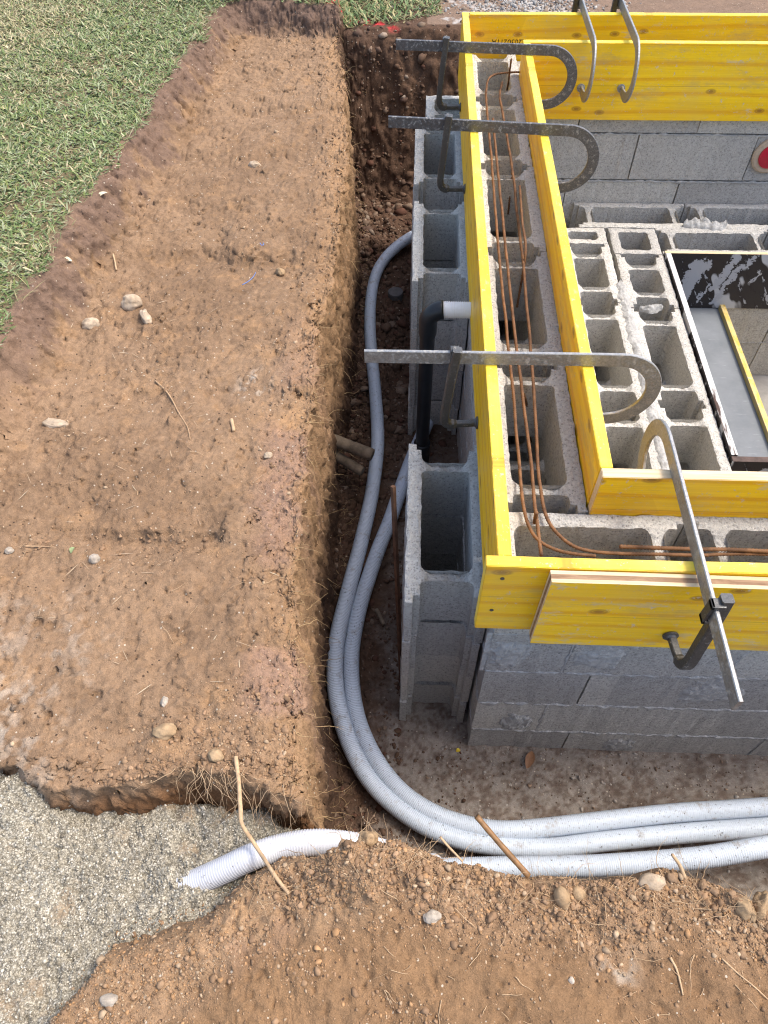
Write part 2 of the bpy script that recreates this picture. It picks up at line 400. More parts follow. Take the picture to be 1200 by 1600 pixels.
DIPS = [(at(320, 580, -1.52), .03, .018), (at(345, 366, -1.52), .035, .016), (at(505, 505, -1.52), .05, .03), (at(250, 275, -1.52), .05, .015), (at(400, 160, -1.52), .07, .02),
        (at(340, 625, -1.52), .02, .012), (at(378, 432, -1.52), .06, .010), (at(130, 490, -1.52), .05, .012), (at(205, 1150, -1.52), .06, .020), (at(95, 905, -1.52), .06, .018), (at(330, 815, -1.52), .045, .018)]
MOUND = [(at(430, 980, -1.50), .16, .014), (at(365, 820, -1.5), .06, .012), (at(200, 960, -1.5), .25, .012), (at(300, 720, -1.5), .25, .010), (at(340, 1190, -1.5), .14, .018)]
def lipw(y): return fbm(y, y * 0 + .3, 5, 41, 4) * .024 + fbm(y, y * 0 + .3, 30, 43, 3) * .008          # wander of the trench lip
def terrain(x, y):
    n_lo = fbm(x, y, 1.6, 3, 3); n_mid = fbm(x, y, 7, 11, 4); n_hi = fbm(x, y, 34, 23, 4, .6); n_vhi = fbm(x, y, 120, 29, 2)
    ew = lipw(y)
    rough = .022 * n_lo + .014 * n_mid + .0070 * n_hi + .0030 * n_vhi + .006 * np.abs(fbm(x, y, 40, 31, 3, .6)) * sm(-.2, .3, fbm(x, y, 4, 33, 2))
    rg1 = 1 - np.abs(fbm(x, y, 8, 131, 3, .6)); rg2 = fbm(x, y, 48, 137, 3, .6)
    rough = rough - .007 * np.clip((rg1 - .86) / .14, 0, 1) ** 2 * sm(-.1, .35, fbm(x, y, 2.2, 139, 2)) - .007 * sm(.34, .62, rg2) + .004 * sm(.30, .6, fbm(x, y, 60, 141, 3))
    bench = -1.515 + rough + .018 * sm(2.0, 4.2, y) - .02 * sm(-.55, -1.1, x) * sm(.6, 1.2, y)
    # trough left by the bucket across the bench, its far side steep
    tc = 1.055 + .05 * (x + .6) + .02 * vn(x, y * 0, 5, 7); d = (y - tc) + .030 * n_mid + .012 * n_hi
    bench = bench - (.050 + .02 * n_lo) * sm(-.55, .1, fbm(x, y * 0, 3.2, 145, 2)) * np.where(d > 0, 1 - sm(0, .030, d), 1 - sm(0, -.13, d) if False else 1 - sm(0.0, .13, -d)) * sm(-.32, -.72, x + .1 * n_mid)
    for yy, dp in ((1.62, .014), (2.28, .022), (2.62, .012), (3.0, .016), (3.35, .022), (3.72, .020)):
        d = y - (yy + .10 * x + .05 * vn(x, y * 0, 4, int(yy * 10))) + .045 * n_mid + .015 * n_hi
        bench = bench - dp * sm(-.35, .3, fbm(x, y * 0 + yy, 4, 143, 2)) * np.where(d > 0, 1 - sm(0, .07, d), 1 - sm(0, .18, -d))
    for p, r, dp in DIPS: bench = bench - dp * np.exp(-((x - p[0]) ** 2 + ((y - p[1]) * .9) ** 2) / r ** 2 * (1.2 + .6 * n_mid))
    for p, r, hh in MOUND: bench = bench + hh * np.exp(-((x - p[0]) ** 2 + (y - p[1]) ** 2) / r ** 2)
    # cut bank up to the lawn, left and far
    g = xg(y) + .018 * vn(y, x * 0, 9, 5) + .008 * vn(y, x * 0, 33, 6)
    dg = x - g
    yb = 4.20 + .05 * vn(x, y * 0, 6, 9) + .25 * sm(-.1, .4, x); db = yb - y
    dlawn = np.minimum(dg, db)
    lawn = -1.40 + .012 * n_lo + .010 * n_mid + .006 * n_hi
    z = lerp(lawn, bench - .012 * np.sin(y * 60 + 9 * n_mid) * sm(.02, .05, dg) * sm(.14, .08, dg) * .5, sm(-.005, .135, dlawn)) + sm(.0, .04, dlawn) * sm(.17, .11, dlawn) * (.014 * fbm(x, y, 30, 147, 3, .65) + .006 * fbm(x, y, 90, 149, 2))
    # trench
    e = xe(y) + ew
    fl = -2.255 + .030 * fbm(x, y, 5, 51, 3) + .020 * fbm(x, y, 20, 53, 4, .6)
    fl = lerp(fl, -2.258 + .010 * fbm(x, y, 6, 51, 3) + .005 * fbm(x, y, 30, 53, 4, .6), sm(-.10, .02, x) * sm(1.4, 1.1, y))
    rub = sm(.02, -.16, x) * (.6 + .4 * sm(1.2, 3.0, y))
    fl = fl + rub * (.004 + .035 * np.abs(fbm(x, y, 16, 57, 4, .6))) + .02 * sm(e + .10, e + .04, x) * (1 + .5 * n_mid)
    # far end slopes up with rubble
    dfar = sm(3.80, 4.20, y + .05 * n_mid); fl = lerp(fl, -1.50, dfar ** 1.25) + dfar * (1 - dfar) * 4 * (.05 * fbm(x, y, 8, 157, 3))
    fl = np.where((x > .44) & (y > 1.03) & (y < 3.16), np.minimum(fl, -2.35), fl)
    fl = np.where((x > 1.03) & (y > 1.6) & (y < 2.8), -2.62, fl)
    fl = lerp(fl, -1.50 + .02 * n_mid, sm(3.0, 3.35, x + .05 * n_mid))
    dx = x - e
    wt = .014 * np.clip(dx / .03, 0, 1) ** 2
    prof = np.clip((dx - .004) / .034, 0, 1)
    prof = .25 * sm(0, .35, prof) + .75 * sm(.1, 1.0, prof)
    lat = .035 * (fbm(x * 3, y, 14, 61, 3)) * np.sin(np.clip(prof, 0, 1) * math.pi)
    tr = lerp(z - wt * .4, fl, np.clip(prof + lat * 2, 0, 1))
    inx = dx > -.0
    z = z + sm(-.10, -.01, dx) * (.010 * fbm(x, y, 26, 67, 4, .65) + .004 * fbm(x, y, 80, 69, 2) - .006)
    tr = lerp(z - wt * .4, fl, np.clip(prof + lat * 2, 0, 1))
    z2 = np.where(inx, tr, z)
    # near edge of the bench and the gravel channel, then the near bank
    yl = ye(x) + .018 * fbm(x, y * 0, 9, 71, 4) + .006 * fbm(x, y * 0, 50, 73, 2)
    chan = -1.80
    s_end = sm(0.0, .055, yl - y)
    left_fade = sm(-.98, -.72, x)
    zz = np.where(x < e + .10, lerp(z2, np.minimum(z2, chan), s_end), z2)
    cr = yc(x) + .014 * fbm(x, y * 0, 8, 81, 3) + .006 * fbm(x, y * 0, 40, 83, 3)
    near = -1.515 + .010 * n_lo + .010 * n_mid + .006 * n_hi + .002 * n_vhi
    crumble = sm(.17, .02, cr - y)
    near = near - .006 * sm(.30, .6, fbm(x, y, 44, 151, 3, .6)) + crumble * (.020 * np.abs(fbm(x, y, 26, 91, 4, .7)) - .004 + .012 * fbm(x, y, 11, 93, 2)) + .004 * fbm(x, y, 60, 153, 3, .6) - .02 * sm(-.2, -.55, x)
    hp = at(578, 1322, -1.46); near = near + .085 * np.exp(-(((x - hp[0]) / .12) ** 2 + ((y - hp[1] + .025) / .075) ** 2)) * (1 + .5 * fbm(x, y, 18, 95, 3))
    near = near - .012 * np.exp(-((x - .68) ** 2 + (y - .22) ** 2) / .05 ** 2) 
    # diagonal bucket smears
    near = near + .004 * np.sin((x * 1.0 + y * 1.3) * 38 + 5 * n_lo) * sm(.10, .2, cr - y)
    bd = lerp(.10, .15, sm(-.12, -.28, x))
    s_near = sm(bd, 0, y - cr)
    zz = lerp(zz, near, s_near)
    info = dict(dlawn=dlawn, dx=dx, s_end=s_end, s_near=s_near, cr=cr, yl=yl, n_lo=n_lo, n_mid=n_mid, n_hi=n_hi, dg=dg, db=db)
    return zz, info
def gravel_z(x, y):
    # low at the bench foot and along the hose, higher to the near left; falls away at the trench
    z = GZ - .02 * sm(.25, .42, y) + .035 * sm(-.55, -.9, x) + .020 * sm(.15, -.05, y)
    z = z + .010 * fbm(x, y, 9, 101, 3) + .017 * fbm(x, y, 36, 103, 4, .7) + .006 * fbm(x, y, 130, 107, 2)
    hp = at(222, 1385, GZ); z = z - .024 * np.exp(-((x - hp[0]) ** 2 + (y - hp[1]) ** 2) / .03 ** 2)
    z = z + .024 * np.exp(-((y - (.322 + .35 * (x + .33))) / .016) ** 2) * sm(-.36, -.31, x) * sm(-.19, -.26, x)
    # hollow along the hose end
    z = z - .018 * np.exp(-((y - (.285 + .35 * (x + .33))) / .03) ** 2) * sm(-.40, -.34, x) * sm(-.1, -.25, x)
    z = z - .6 * sm(-.215, -.10, x) - .5 * sm(.43, .50, y) * sm(-.72, -.60, x) - .5 * sm(-.27, -.20, x) * sm(.385, .41, y)
    return z
def ground_z(x, y):
    zz, _ = terrain(np.array([x], float), np.array([y], float)); return float(zz[0])

def axis(segs):
    out = []
    for a, b, st in segs: out.append(np.arange(a, b - 1e-9, st))
    return np.concatenate(out + [np.array([segs[-1][1]])])
ax = axis([(-60, -8, 4), (-8, -3, .5), (-3, -1.9, .05), (-1.9, -1.25, .012), (-1.25, -.40, .0052), (-.40, -.292, .0034), (-.292, -.240, .0006), (-.240, -.12, .0034), (-.12, .75, .0055), (.75, 1.6, .012), (1.6, 3.6, .03), (3.6, 8, .4), (8, 60, 4)])
ay = axis([(-60, -8, 4), (-8, -1, .5), (-1, -.1, .05), (-.1, .39, .0042), (.39, .48, .0016), (.48, 1.4, .0048), (1.4, 2.6, .0066), (2.6, 3.45, .009), (3.45, 4.35, .0055), (4.35, 4.7, .010), (4.7, 6, .05), (6, 12, .5), (12, 60, 4)])
X, Y = np.meshgrid(ax, ay)
# columns follow the trench lip
_sh = np.where((Y > -.2) & (Y < 4.6), xe(Y) + lipw(Y) + .28, 0.0) * sm(-.2, .1, Y) * sm(4.6, 4.3, Y)
X = X + _sh * sm(-.75, -.36, X) * sm(.25, -.16, X)
Zt, I = terrain(X, Y)
# colours of the ground: tan topsoil, violet-brown clay bank, dark turf soil, red-brown subsoil with trench shade painted in, cement-stained footing
tan = np.array([.252, .164, .099]); tan2 = np.array([.190, .120, .071]); clay = np.array([.155, .102, .075]); turf = np.array([.16, .125, .07])
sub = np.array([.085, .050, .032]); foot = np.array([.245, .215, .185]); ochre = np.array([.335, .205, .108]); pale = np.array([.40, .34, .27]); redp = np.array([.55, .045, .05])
n_a = fbm(X, Y, 2.6, 201, 4); n_b = fbm(X, Y, 12, 211, 4, .6); n_c = fbm(X, Y, 45, 221, 3)
def blend(c, t, m): return c + (t - c) * np.clip(m, 0, 1)[..., None]
col = np.broadcast_to(tan, X.shape + (3,)).copy()
n_f = fbm(X, Y, 110, 229, 2)
col = blend(col, tan2, sm(-.30, .45, n_a + .45 * n_b + .45 * n_c + .3 * n_f) * .8)
col = blend(col, ochre, sm(.25, .6, n_b + .3 * n_c) * .5 + .55 * sm(-.10, .0, I['dx']) * sm(.2, .02, I['dx']) * (Y > .42))
col = blend(col, np.array([.27, .172, .128]), sm(.1, .45, fbm(X, Y, 6, 231, 3)) * sm(-.16, -.06, I['dx']) * sm(.04, .0, I['dx']) * sm(2.2, 1.2, Y) * .6)
col = blend(col, np.array([.205, .124, .066]), I['s_near'] * sm(.06, .16, I['cr'] - Y + .05 * n_b))
col = blend(col, np.array([.31, .20, .112]), I['s_near'] * sm(.15, .05, I['cr'] - Y + .05 * n_b) * (.55 + .45 * n_c))
col = blend(col, np.array([.17, .088, .042]), sm(.05, .3, I['s_end']) * (I['dx'] < .05) * (I['s_near'] < .2))
col = blend(col, clay, sm(.125, .05, I['dg'] + .06 * n_b + .04 * n_c) * sm(1.25, 1.75, Y) * .9)
col = blend(col, clay * .9, sm(.20, .05, I['db'] + .04 * n_b) * (X < .0))
col = blend(col, turf, sm(.02, -.03, I['dlawn']) * (X < .0))
deep = sm(-1.80, -2.08, Zt + .07 * n_b + .05 * n_c) * (I['dx'] < .2) + sm(-1.68, -1.86, Zt) * (I['dx'] >= .2)  # moist red-brown subsoil, made darker still to paint in the trench's shade
deep = np.maximum(deep, sm(3.70, 3.95, Y + .06 * n_b) * (I['dx'] > 0) * (Zt < -1.48) * .95)  # far face darkened up to its rim: wet soil plus painted shade
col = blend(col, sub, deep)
ftm = sm(-.13, .06, X - .10 * n_b) * sm(2.4, 1.2, Y) * (Zt < -2.05) * (I['s_near'] < .3)
col = blend(col, foot, ftm * (.30 + .70 * sm(-.75, .55, n_c * .8 + .6 * n_b + .9 * n_f)))
far = (X > .05) * (Y > 4.2)
col = blend(col, np.array([.19, .130, .092]), far * 1.0)
col = blend(col, np.array([.36, .33, .30]), far * sm(.10, .35, n_b + 1.2 * (.35 - np.abs(X - .55))) * (X < .95))
# cement dust thrown on the bench by the gravel
dust = sm(-.62, -1.0, X + .12 * n_b) * sm(.95, .55, Y + .1 * n_b) * sm(.0, .30, n_c + .3 * n_b)
col = blend(col, pale * 1.15, dust * .9)
q = at(395, 597, -1.52); col = blend(col, pale * 1.2, np.exp(-((X - q[0]) ** 2 + (Y - q[1]) ** 2) / .045 ** 2) * sm(.05, .3, n_c))
q = at(965, 1510, -1.52); col = blend(col, pale * .9, np.exp(-((X - q[0]) ** 2 + (Y - q[1]) ** 2) / .03 ** 2) * sm(-.1, .3, n_c))
# red marking paint sprayed along the far edge
q = np.abs(Y - (4.235 - .16 * sm(-.25, .0, X) + .03 * n_b))
col = blend(col, redp, sm(.05, .02, q) * sm(-.52, -.44, X) * sm(.06, -.02, X) * sm(-.15, .1, n_c) * sm(-1.53, -1.49, Zt))
nx, ny = len(ax), len(ay)
ii = (np.arange(ny - 1)[:, None] * nx + np.arange(nx - 1)[None, :]).ravel()
Fq = np.stack([ii, ii + 1, ii + 1 + nx, ii + nx], 1)
# real relief pushed along the surface normal, so that steep faces read as torn earth
def gnormals(P):
    du = np.gradient(P, axis=1); dv = np.gradient(P, axis=0); N = np.cross(du, dv); return N / (np.linalg.norm(N, axis=2, keepdims=True) + 1e-12)
P3 = np.stack([X, Y, Zt], 2)
for rnd_ in range(2):
    N3 = gnormals(P3); stp = sm(.93, .62, N3[..., 2]) * (Y > .385) * (Y < 4.45) * (X > -1.4) * (X < .9) * (I['s_near'] < .35)
    m = stp > .01; amp = np.zeros_like(X)
    x_, y_, z_ = P3[m].T
    if rnd_ == 0: amp[m] = .022 * fbm3(x_, y_, z_, 9, 5, 3) + .012 * np.abs(fbm3(x_, y_, z_, 24, 15, 3))
    else: amp[m] = .016 * fbm3(x_, y_, z_, 34, 7, 3, .65) + .008 * fbm3(x_, y_, z_, 95, 9, 2)
    P3 = P3 + N3 * (amp * stp)[..., None]
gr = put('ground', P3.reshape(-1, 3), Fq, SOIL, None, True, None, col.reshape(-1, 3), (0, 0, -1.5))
tag(gr, 'tan dug earth bench and trench around the block wall', 'ground', None, 'structure')

# gravel bed in its shallow channel
bx = axis([(-4, -1.6, .08), (-1.6, -1.0, .02), (-1.0, -.12, .0042)]); by = axis([(-3, -.4, .08), (-.4, -.05, .02), (-.05, .60, .0042), (.60, .8, .02)])
GX, GY = np.meshgrid(bx, by); GZZ = gravel_z(GX, GY)
# it thins out over the bench on the left
def gl_(x, y): return (.085 + .02 * fbm(x, y, 12, 8, 3)) * sm(-.58, -.84, x + .05 * fbm(x, y, 8, 5, 3)) * sm(.22, .46, y) - .12 * sm(.41, .55, y + .08 * fbm(x, y, 9, 3, 4))
GZZ = GZZ + gl_(GX, GY)
nx, ny = len(bx), len(by); ii = (np.arange(ny - 1)[:, None] * nx + np.arange(nx - 1)[None, :]).ravel()
gsoil = sm(.3, .6, fbm(GX, GY, 14, 7, 4) + .5 * sm(.08, .0, np.abs(GY - yc(GX)))) * .6
gb = put('gravel_bed', np.stack([GX.ravel(), GY.ravel(), GZZ.ravel()], 1), np.stack([ii, ii + 1, ii + 1 + nx, ii + nx], 1), GRAV, None, True, None, np.repeat(gsoil.reshape(-1, 1), 3, 1), (-.6, .2, GZ))
tag(gb, 'pale grey lean gravel bed at the near left corner', 'gravel', None, 'structure')

# ------------------------------------------------------------------ concrete blocks
def block_geo(L, W=.2, H=.198, t=.036, web=.030, off=.07, closed=(False, False), seed=0, rough=1.0, res=.010):
    """hollow shuttering block, long side along local Y, origin at the middle of its top; two shells joined by lowered webs"""
    hl, hw = L / 2, W / 2; R = .017
    y1 = -hl + off; y2 = hl - off
    if closed[0]: y1 = -hl + web / 2
    if closed[1]: y2 = hl - web / 2
    def arc(cx, cy, a0, a1, n=5): return [(cx + R * math.cos(a), cy + R * math.sin(a)) for a in np.linspace(math.radians(a0), math.radians(a1), n)]
    xi = hw - t
    out = [(hw, -hl), (hw, hl)]
    if closed[1]: out += [(-hw, hl)]
    else:
        yt = y2 + web / 2; st = .016
        out += [(xi + st, hl), (xi + st, hl - .02), (xi, hl - .02)] + arc(xi - R, yt + R, 0, -90) + arc(-xi + R, yt + R, -90, -180) + [(-xi, hl - .02), (-xi - st, hl - .02), (-xi - st, hl), (-hw, hl)]
    out += [(-hw, -hl)]
    if not closed[0]:
        yt = y1 - web / 2; st = .016
        out += [(-xi - st, -hl), (-xi - st, -hl + .02), (-xi, -hl + .02)] + arc(-xi + R, yt - R, 180, 90) + arc(xi - R, yt - R, 90, 0) + [(xi, -hl + .02), (xi + st, -hl + .02), (xi + st, -hl)]
    ya, yb = y1 + web / 2, y2 - web / 2
    hole = arc(xi - R, yb - R, 0, 90) + arc(-xi + R, yb - R, 90, 180) + arc(-xi + R, ya + R, 180, 270) + arc(xi - R, ya + R, 270, 360)
    rg = random.Random(seed)
    def dens(P):
        o = []
        for i in range(len(P)):
            a = np.array(P[i]); b = np.array(P[(i + 1) % len(P)]); n = max(1, int(np.linalg.norm(b - a) / res))
            for k in range(n): o.append(tuple(a + (b - a) * k / n))
        return o
    out = dens(out); hole = dens(hole)
    pts = out + hole; no, nh = len(out), len(hole)
    fo = list(range(no)); fh = list(range(no, no + nh))
    edges = [(i, (i + 1) % no) for i in range(no)] + [(no + i, no + (i + 1) % nh) for i in range(nh)]
    extra = []
    for gx in np.arange(-hw + res * .6, hw, res):
        for gy in np.arange(-hl + res * .6, hl, res):
            extra.append((gx + rg.uniform(-.3, .3) * res, gy + rg.uniform(-.3, .3) * res))
    def inside(p, poly):
        c = False; j = len(poly) - 1
        for i in range(len(poly)):
            if (poly[i][1] > p[1]) != (poly[j][1] > p[1]) and p[0] < (poly[j][0] - poly[i][0]) * (p[1] - poly[i][1]) / (poly[j][1] - poly[i][1]) + poly[i][0]: c = not c
            j = i
        return c
    bp = np.array(pts)
    def ok(p):
        return inside(p, out) and not inside(p, hole) and np.min(np.hypot(bp[:, 0] - p[0], bp[:, 1] - p[1])) > res * .55
    extra = [p for p in extra if ok(p)]
    r = delaunay_2d_cdt([Vector(p) for p in pts + extra], edges, [], 0, 1e-6)
    vs = r[0]; fs = []
    for f in r[2]:
        cx = sum(vs[i].x for i in f) / 3; cy = sum(vs[i].y for i in f) / 3
        if inside((cx, cy), out) and not inside((cx, cy), hole): fs.append(tuple(f))
    nb = no + nh
    V = []; s3 = seed * 7.31
    def ztop(x, y, edge):
        z = 0.0
        q = np.clip((xi - abs(x)) / .030, 0, 1); q = q * q * (3 - 2 * q)
        near_web = min(abs(y - y1), abs(y - y2))
        cl = (closed[0] and abs(y - y1) < .03) or (closed[1] and abs(y - y2) < .03)
        if not cl: z -= .015 * q + q * .006 * abs(mnoise.fractal(Vector((x * 55 + s3, y * 55, 7.7)), .8, 2.0, 3))
        n = mnoise.fractal(Vector((x * 40 + s3, y * 40, s3)), .8, 2.0, 3)
        n2 = mnoise.noise(Vector((x * 9 + s3, y * 9, 1.3)))
        z += rough * (.0022 * n + .002 * n2)
        if edge: z -= rough * (.0022 + .006 * max(0, mnoise.noise(Vector((x * 25, y * 25 + s3, 4.4))) - .1))
        return z
    for i, v in enumerate(vs):
        jx = .0030 * mnoise.noise(Vector((v.x * 45, v.y * 45, s3 + 3))) * rough; jy_ = .0030 * mnoise.noise(Vector((v.x * 45, v.y * 45, s3 + 11))) * rough
        V.append((v.x + jx, v.y + jy_, ztop(v.x, v.y, i < nb)))
    F = list(fs)
    lv = [.006, .03, .07, .12, .17, H]
    loops = [fo, fh]
    for li, lp in enumerate(loops):
        prev = lp
        for z in lv:
            cur = []
            for i in lp:
                x, y, _ = V[i]
                k = .0015 * rough * mnoise.noise(Vector((x * 30 + s3, y * 30, z * 30)))
                tx = 0 if li == 0 else 0
                cur.append(len(V)); V.append((x * (1 + k / max(.05, abs(x))), y + k, -z if z < H else -H))
            n = len(lp)
            for a in range(n):
                b = (a + 1) % n; F.append((prev[b], prev[a], cur[a], cur[b]))
            prev = cur
    # underside
    base = len(V)
    for i, v in enumerate(vs): V.append((v.x, v.y, -H))
    for f in fs: F.append(tuple(base + i for i in reversed(f)))
    return np.array(V), F
_bl = {}
def block_mesh(L, closed=(False, False), off=.07, seed=0, mat=None, res=.010):
    key = (round(L, 3), closed, off, seed, (mat or BLOCK).name, res)
    if key not in _bl:
        V, F = block_geo(L, off=off, closed=closed, seed=seed, res=res)
        _bl[key] = mesh_np('block', V, F, mat or BLOCK)
    return _bl[key]
def add_block(parent, x, y, ztop, L, along='y', closed=(False, False), off=.07, seed=0, jig=.002, res=.012):
    o = bpy.data.objects.new('block', block_mesh(L, closed, off, seed, None, res)); C.objects.link(o); o.parent = parent
    r = random.Random(hash((round(x, 3), round(y, 3), round(ztop, 3))))
    pl = parent.location
    o.location = (x - pl[0] + r.uniform(-jig, jig), y - pl[1] + r.uniform(-jig, jig) * .5, ztop + Z0 - pl[2])
    o.rotation_euler = (0, 0, (0 if along == 'y' else -math.pi / 2) + r.uniform(-.004, .004))
    return o
def mortar_line(mb, p0, p1, nrm, h=.010, d=.004, seed=0, n=None):
    """ragged squeezed-out mortar seam from p0 to p1 on a vertical face with normal nrm"""
    p0 = np.array(p0, float); p1 = np.array(p1, float); nrm = np.array(nrm, float)
    L = np.linalg.norm(p1 - p0); n = n or max(6, int(L / .008)); T = (p1 - p0) / L; up = np.cross(nrm, T); up = up if up[2] > 0 or abs(up[2]) < .3 else -up
    V = []; F = []
    for i in range(n + 1):
        t = i / n; c = p0 + (p1 - p0) * t
        a = h * (.25 + 1.1 * abs(mnoise.noise(Vector((t * L * 22, seed, 1)))) + .4 * mnoise.noise(Vector((t * L * 90, seed, 5))))
        b = h * (.15 + 2.4 * max(0, mnoise.noise(Vector((t * L * 18, seed, 9)))) + .3 * mnoise.noise(Vector((t * L * 80, seed, 7))))
        e = d * (.5 + 1.0 * mnoise.noise(Vector((t * L * 40, seed, 13))))
        V += [c + up * a - nrm * .002, c + up * a * .5 + nrm * e, c - up * b * .5 + nrm * e, c - up * b - nrm * .002]
    for i in range(n):
        for k in range(3):
            q = i * 4 + k; F.append((q, q + 4, q + 5, q + 1))
    mb.add(V, F)

TOP = -1.315
ZC = [TOP - .2 * i for i in range(5)]
# front wall (runs along x)
fw = thing('block_wall', 'grey block wall below the front yellow board, mortar smeared over its courses', 'wall', (.9, .894, -2.31))
cuts = {0: [.208, .62, 1.12, 1.62, 2.12, 2.62], 1: [.208, .40, .80, 1.30, 1.80, 2.30, 2.62], 2: [.208, .475, .548, 1.05, 1.55, 2.05, 2.55], 3: [.208, .40, .90, 1.40, 1.90, 2.40, 2.62], 4: [.208, .498, .562, 1.06, 1.56, 2.06, 2.56]}
for c, xs in cuts.items():
    for i, (a, b) in enumerate(zip(xs[:-1], xs[1:])):
        L = b - a - .004
        add_block(fw, (a + b) / 2, .894, ZC[c], L, 'x', (i == 0 or L < .3, L < .3), .065, i % 3, res=.010 if c == 0 else .016)
mb = MB(); F_ = .794
for c in range(1, 5): mortar_line(mb, (.212, F_, ZC[c]), (2.6, F_, ZC[c]), (0, -1, 0), .015, .006, c)
for c, xs in cuts.items():
    if c == 0: continue
    for x in xs[1:-1]:
        if x in (.548, .562, .475, .498, .90): continue
        mortar_line(mb, (x, F_, ZC[c] - .195), (x, F_, ZC[c] - .005), (0, -1, 0), .012, .003, x * 9)
mb.build('mortar', MORTAR, fw)
# broad trowelled mortar smears
def smear(parent, cx, cz, w_, h_, seed):
    n = 22; V = []; F = []
    for j in range(n + 1):
        for i in range(n + 1):
            u = i / n * 2 - 1; v = j / n * 2 - 1; r = math.hypot(u, v) + .35 * mnoise.fractal(Vector((u * 2 + seed, v * 2, seed)), .7, 2, 3)
            d = .010 * (1 - min(1, max(0, (r - .45) / .45))) + .003 * mnoise.fractal(Vector((u * 7, v * 7, seed)), .8, 2, 3) - .0030
            V.append((cx + u * w_, F_ - d, cz + v * h_))
    for j in range(n):
        for i in range(n): q = j * (n + 1) + i; F.append((q, q + 1, q + n + 2, q + n + 1))
    put('mortar_patch', V, F, MORTAR, parent)
smear(fw, .255, -1.62, .06, .10, 1); smear(fw, .48, -1.61, .08, .10, 2); smear(fw, .80, -1.80, .09, .10, 3); smear(fw, .33, -2.05, .05, .09, 4); smear(fw, .66, -2.2, .06, .07, 5)

# left wall (runs along y)
lw = thing('block_wall', 'long hollow block wall with rusty rebar lying in its open cells between the yellow boards', 'wall', (.308, 2.2, -2.31))
jy = [.996, 1.485, 1.985, 2.48, 2.98, 3.40]
for i, (a, b) in enumerate(zip(jy[:-1], jy[1:])): add_block(lw, .3085, (a + b) / 2, ZC[0], b - a - .006, 'y', (False, False), .062, i % 4, res=.008)
jy2 = [.996, 1.24, 1.74, 2.24, 2.74, 3.24, 3.40]
for c in range(1, 5):
    js = jy2 if c % 2 else jy
    for i, (a, b) in enumerate(zip(js[:-1], js[1:])): add_block(lw, .3085, (a + b) / 2, ZC[c], b - a - .004, 'y', (b - a < .2, b - a < .2), .062, i % 2, res=.016)
mb = MB()
for c in range(1, 5): mortar_line(mb, (.2085, .80, ZC[c]), (.2085, 3.40, ZC[c]), (-1, 0, 0), .009, .003, c + 30)
mb.build('mortar', MORTAR, lw)
# back wall
bw = thing('block_wall', 'far inner block wall with a red capped pipe, under the double yellow boards', 'wall', (1.1, 3.295, -2.31))
bz = [-1.345, -1.55, -1.757, -1.96, -2.16]
bj = {0: [.415, .69, 1.192, 1.69, 2.19, 2.69], 1: [.415, .45, .952, 1.455, 1.95, 2.45, 2.69], 2: [.415, .69, 1.188, 1.69, 2.19, 2.69], 3: [.415, .95, 1.45, 1.95, 2.45, 2.69], 4: [.415, .69, 1.19, 1.69, 2.19, 2.69]}
for c, xs in bj.items():
    for i, (a, b) in enumerate(zip(xs[:-1], xs[1:])):
        if b - a < .1: continue
        add_block(bw, (a + b) / 2, 3.296, bz[c], b - a - .005, 'x', (i == 0, False), .065, i % 2, res=.016)
mb = MB()
for c in (1, 2, 3): mortar_line(mb, (.44, 3.195, bz[c] - .002), (2.68, 3.195, bz[c] - .002), (0, -1, 0), .010, .004, c + 50)
mb.build('mortar', MORTAR, bw)

# loose dry stacks in the trench beside the left wall
ST = -1.51
st1 = thing('block_stack', 'dry stacked hollow grey blocks standing nearest the bend of the hoses', 'block stack', (.104, 1.12, -2.27), 'dry block stacks in the trench')
for c in range(4): add_block(st1, .104 - .002 * c, 1.118 + (.0 if c == 0 else random.Random(c).uniform(-.006, .006)), ST - .2 * c, .50, 'y', (False, False), .078, c % 2 + 1, .002, .008 if c < 1 else .012)
st2 = thing('block_stack', 'dry stacked hollow grey blocks behind the black elbow pipe', 'block stack', (.104, 2.34, -2.27), 'dry block stacks in the trench')
for c in range(4): add_block(st2, .104, 2.345, ST - .2 * c, .49, 'y', (False, False), .065, c % 2 + 2, .002, .010)
st3 = thing('block_stack', 'dry stacked hollow grey blocks under the second steel clamp bar', 'block stack', (.100, 2.96, -2.27), 'dry block stacks in the trench')
for c in range(4): add_block(st3, .100, 2.95 if c != 1 else 2.84, ST - .2 * c, .48, 'y', (False, False), .065, c % 2 + 1, .002, .010)
st4 = thing('block_stack', 'small short cut blocks at the far corner, beside the farthest clamp arm', 'block stack', (.14, 3.36, -2.27), 'dry block stacks in the trench')
for c in range(4): add_block(st4, .150, 3.34, ST - .2 * c, .22, 'y', (False, True), .065, 1, .004, .014)

# inner partitions at mid height
IN = -1.855
pa = thing('partition_wall', 'open hollow block row next to the inner long yellow board', 'wall', (.745, 2.1, -2.31))
pb = thing('partition_wall', 'open hollow block row right beside the white edged plywood shutter', 'wall', (.962, 2.1, -2.31))
for p, x, js, sd in ((pa, .744, [1.12, 1.40, 1.885, 2.46, 2.86, 2.985], 0), (pb, .964, [1.12, 1.40, 1.895, 2.43, 2.79, 2.985], 2)):
    for i, (a, b) in enumerate(zip(js[:-1], js[1:])):
        cl = (b - a < .2, b - a < .2)
        add_block(p, x, (a + b) / 2, IN, b - a - .005, 'y', cl, .085 if b - a > .3 else .05, (i + sd) % 4, .004, .009)
    for c in (1, 2):
        for a, b in ((1.12, 1.62), (1.62, 2.12), (2.12, 2.62), (2.62, 2.985)): add_block(p, x, (a + b) / 2, IN - .2 * c, b - a - .005, 'y', (False, False), .085, (c) % 2, .003, .016)
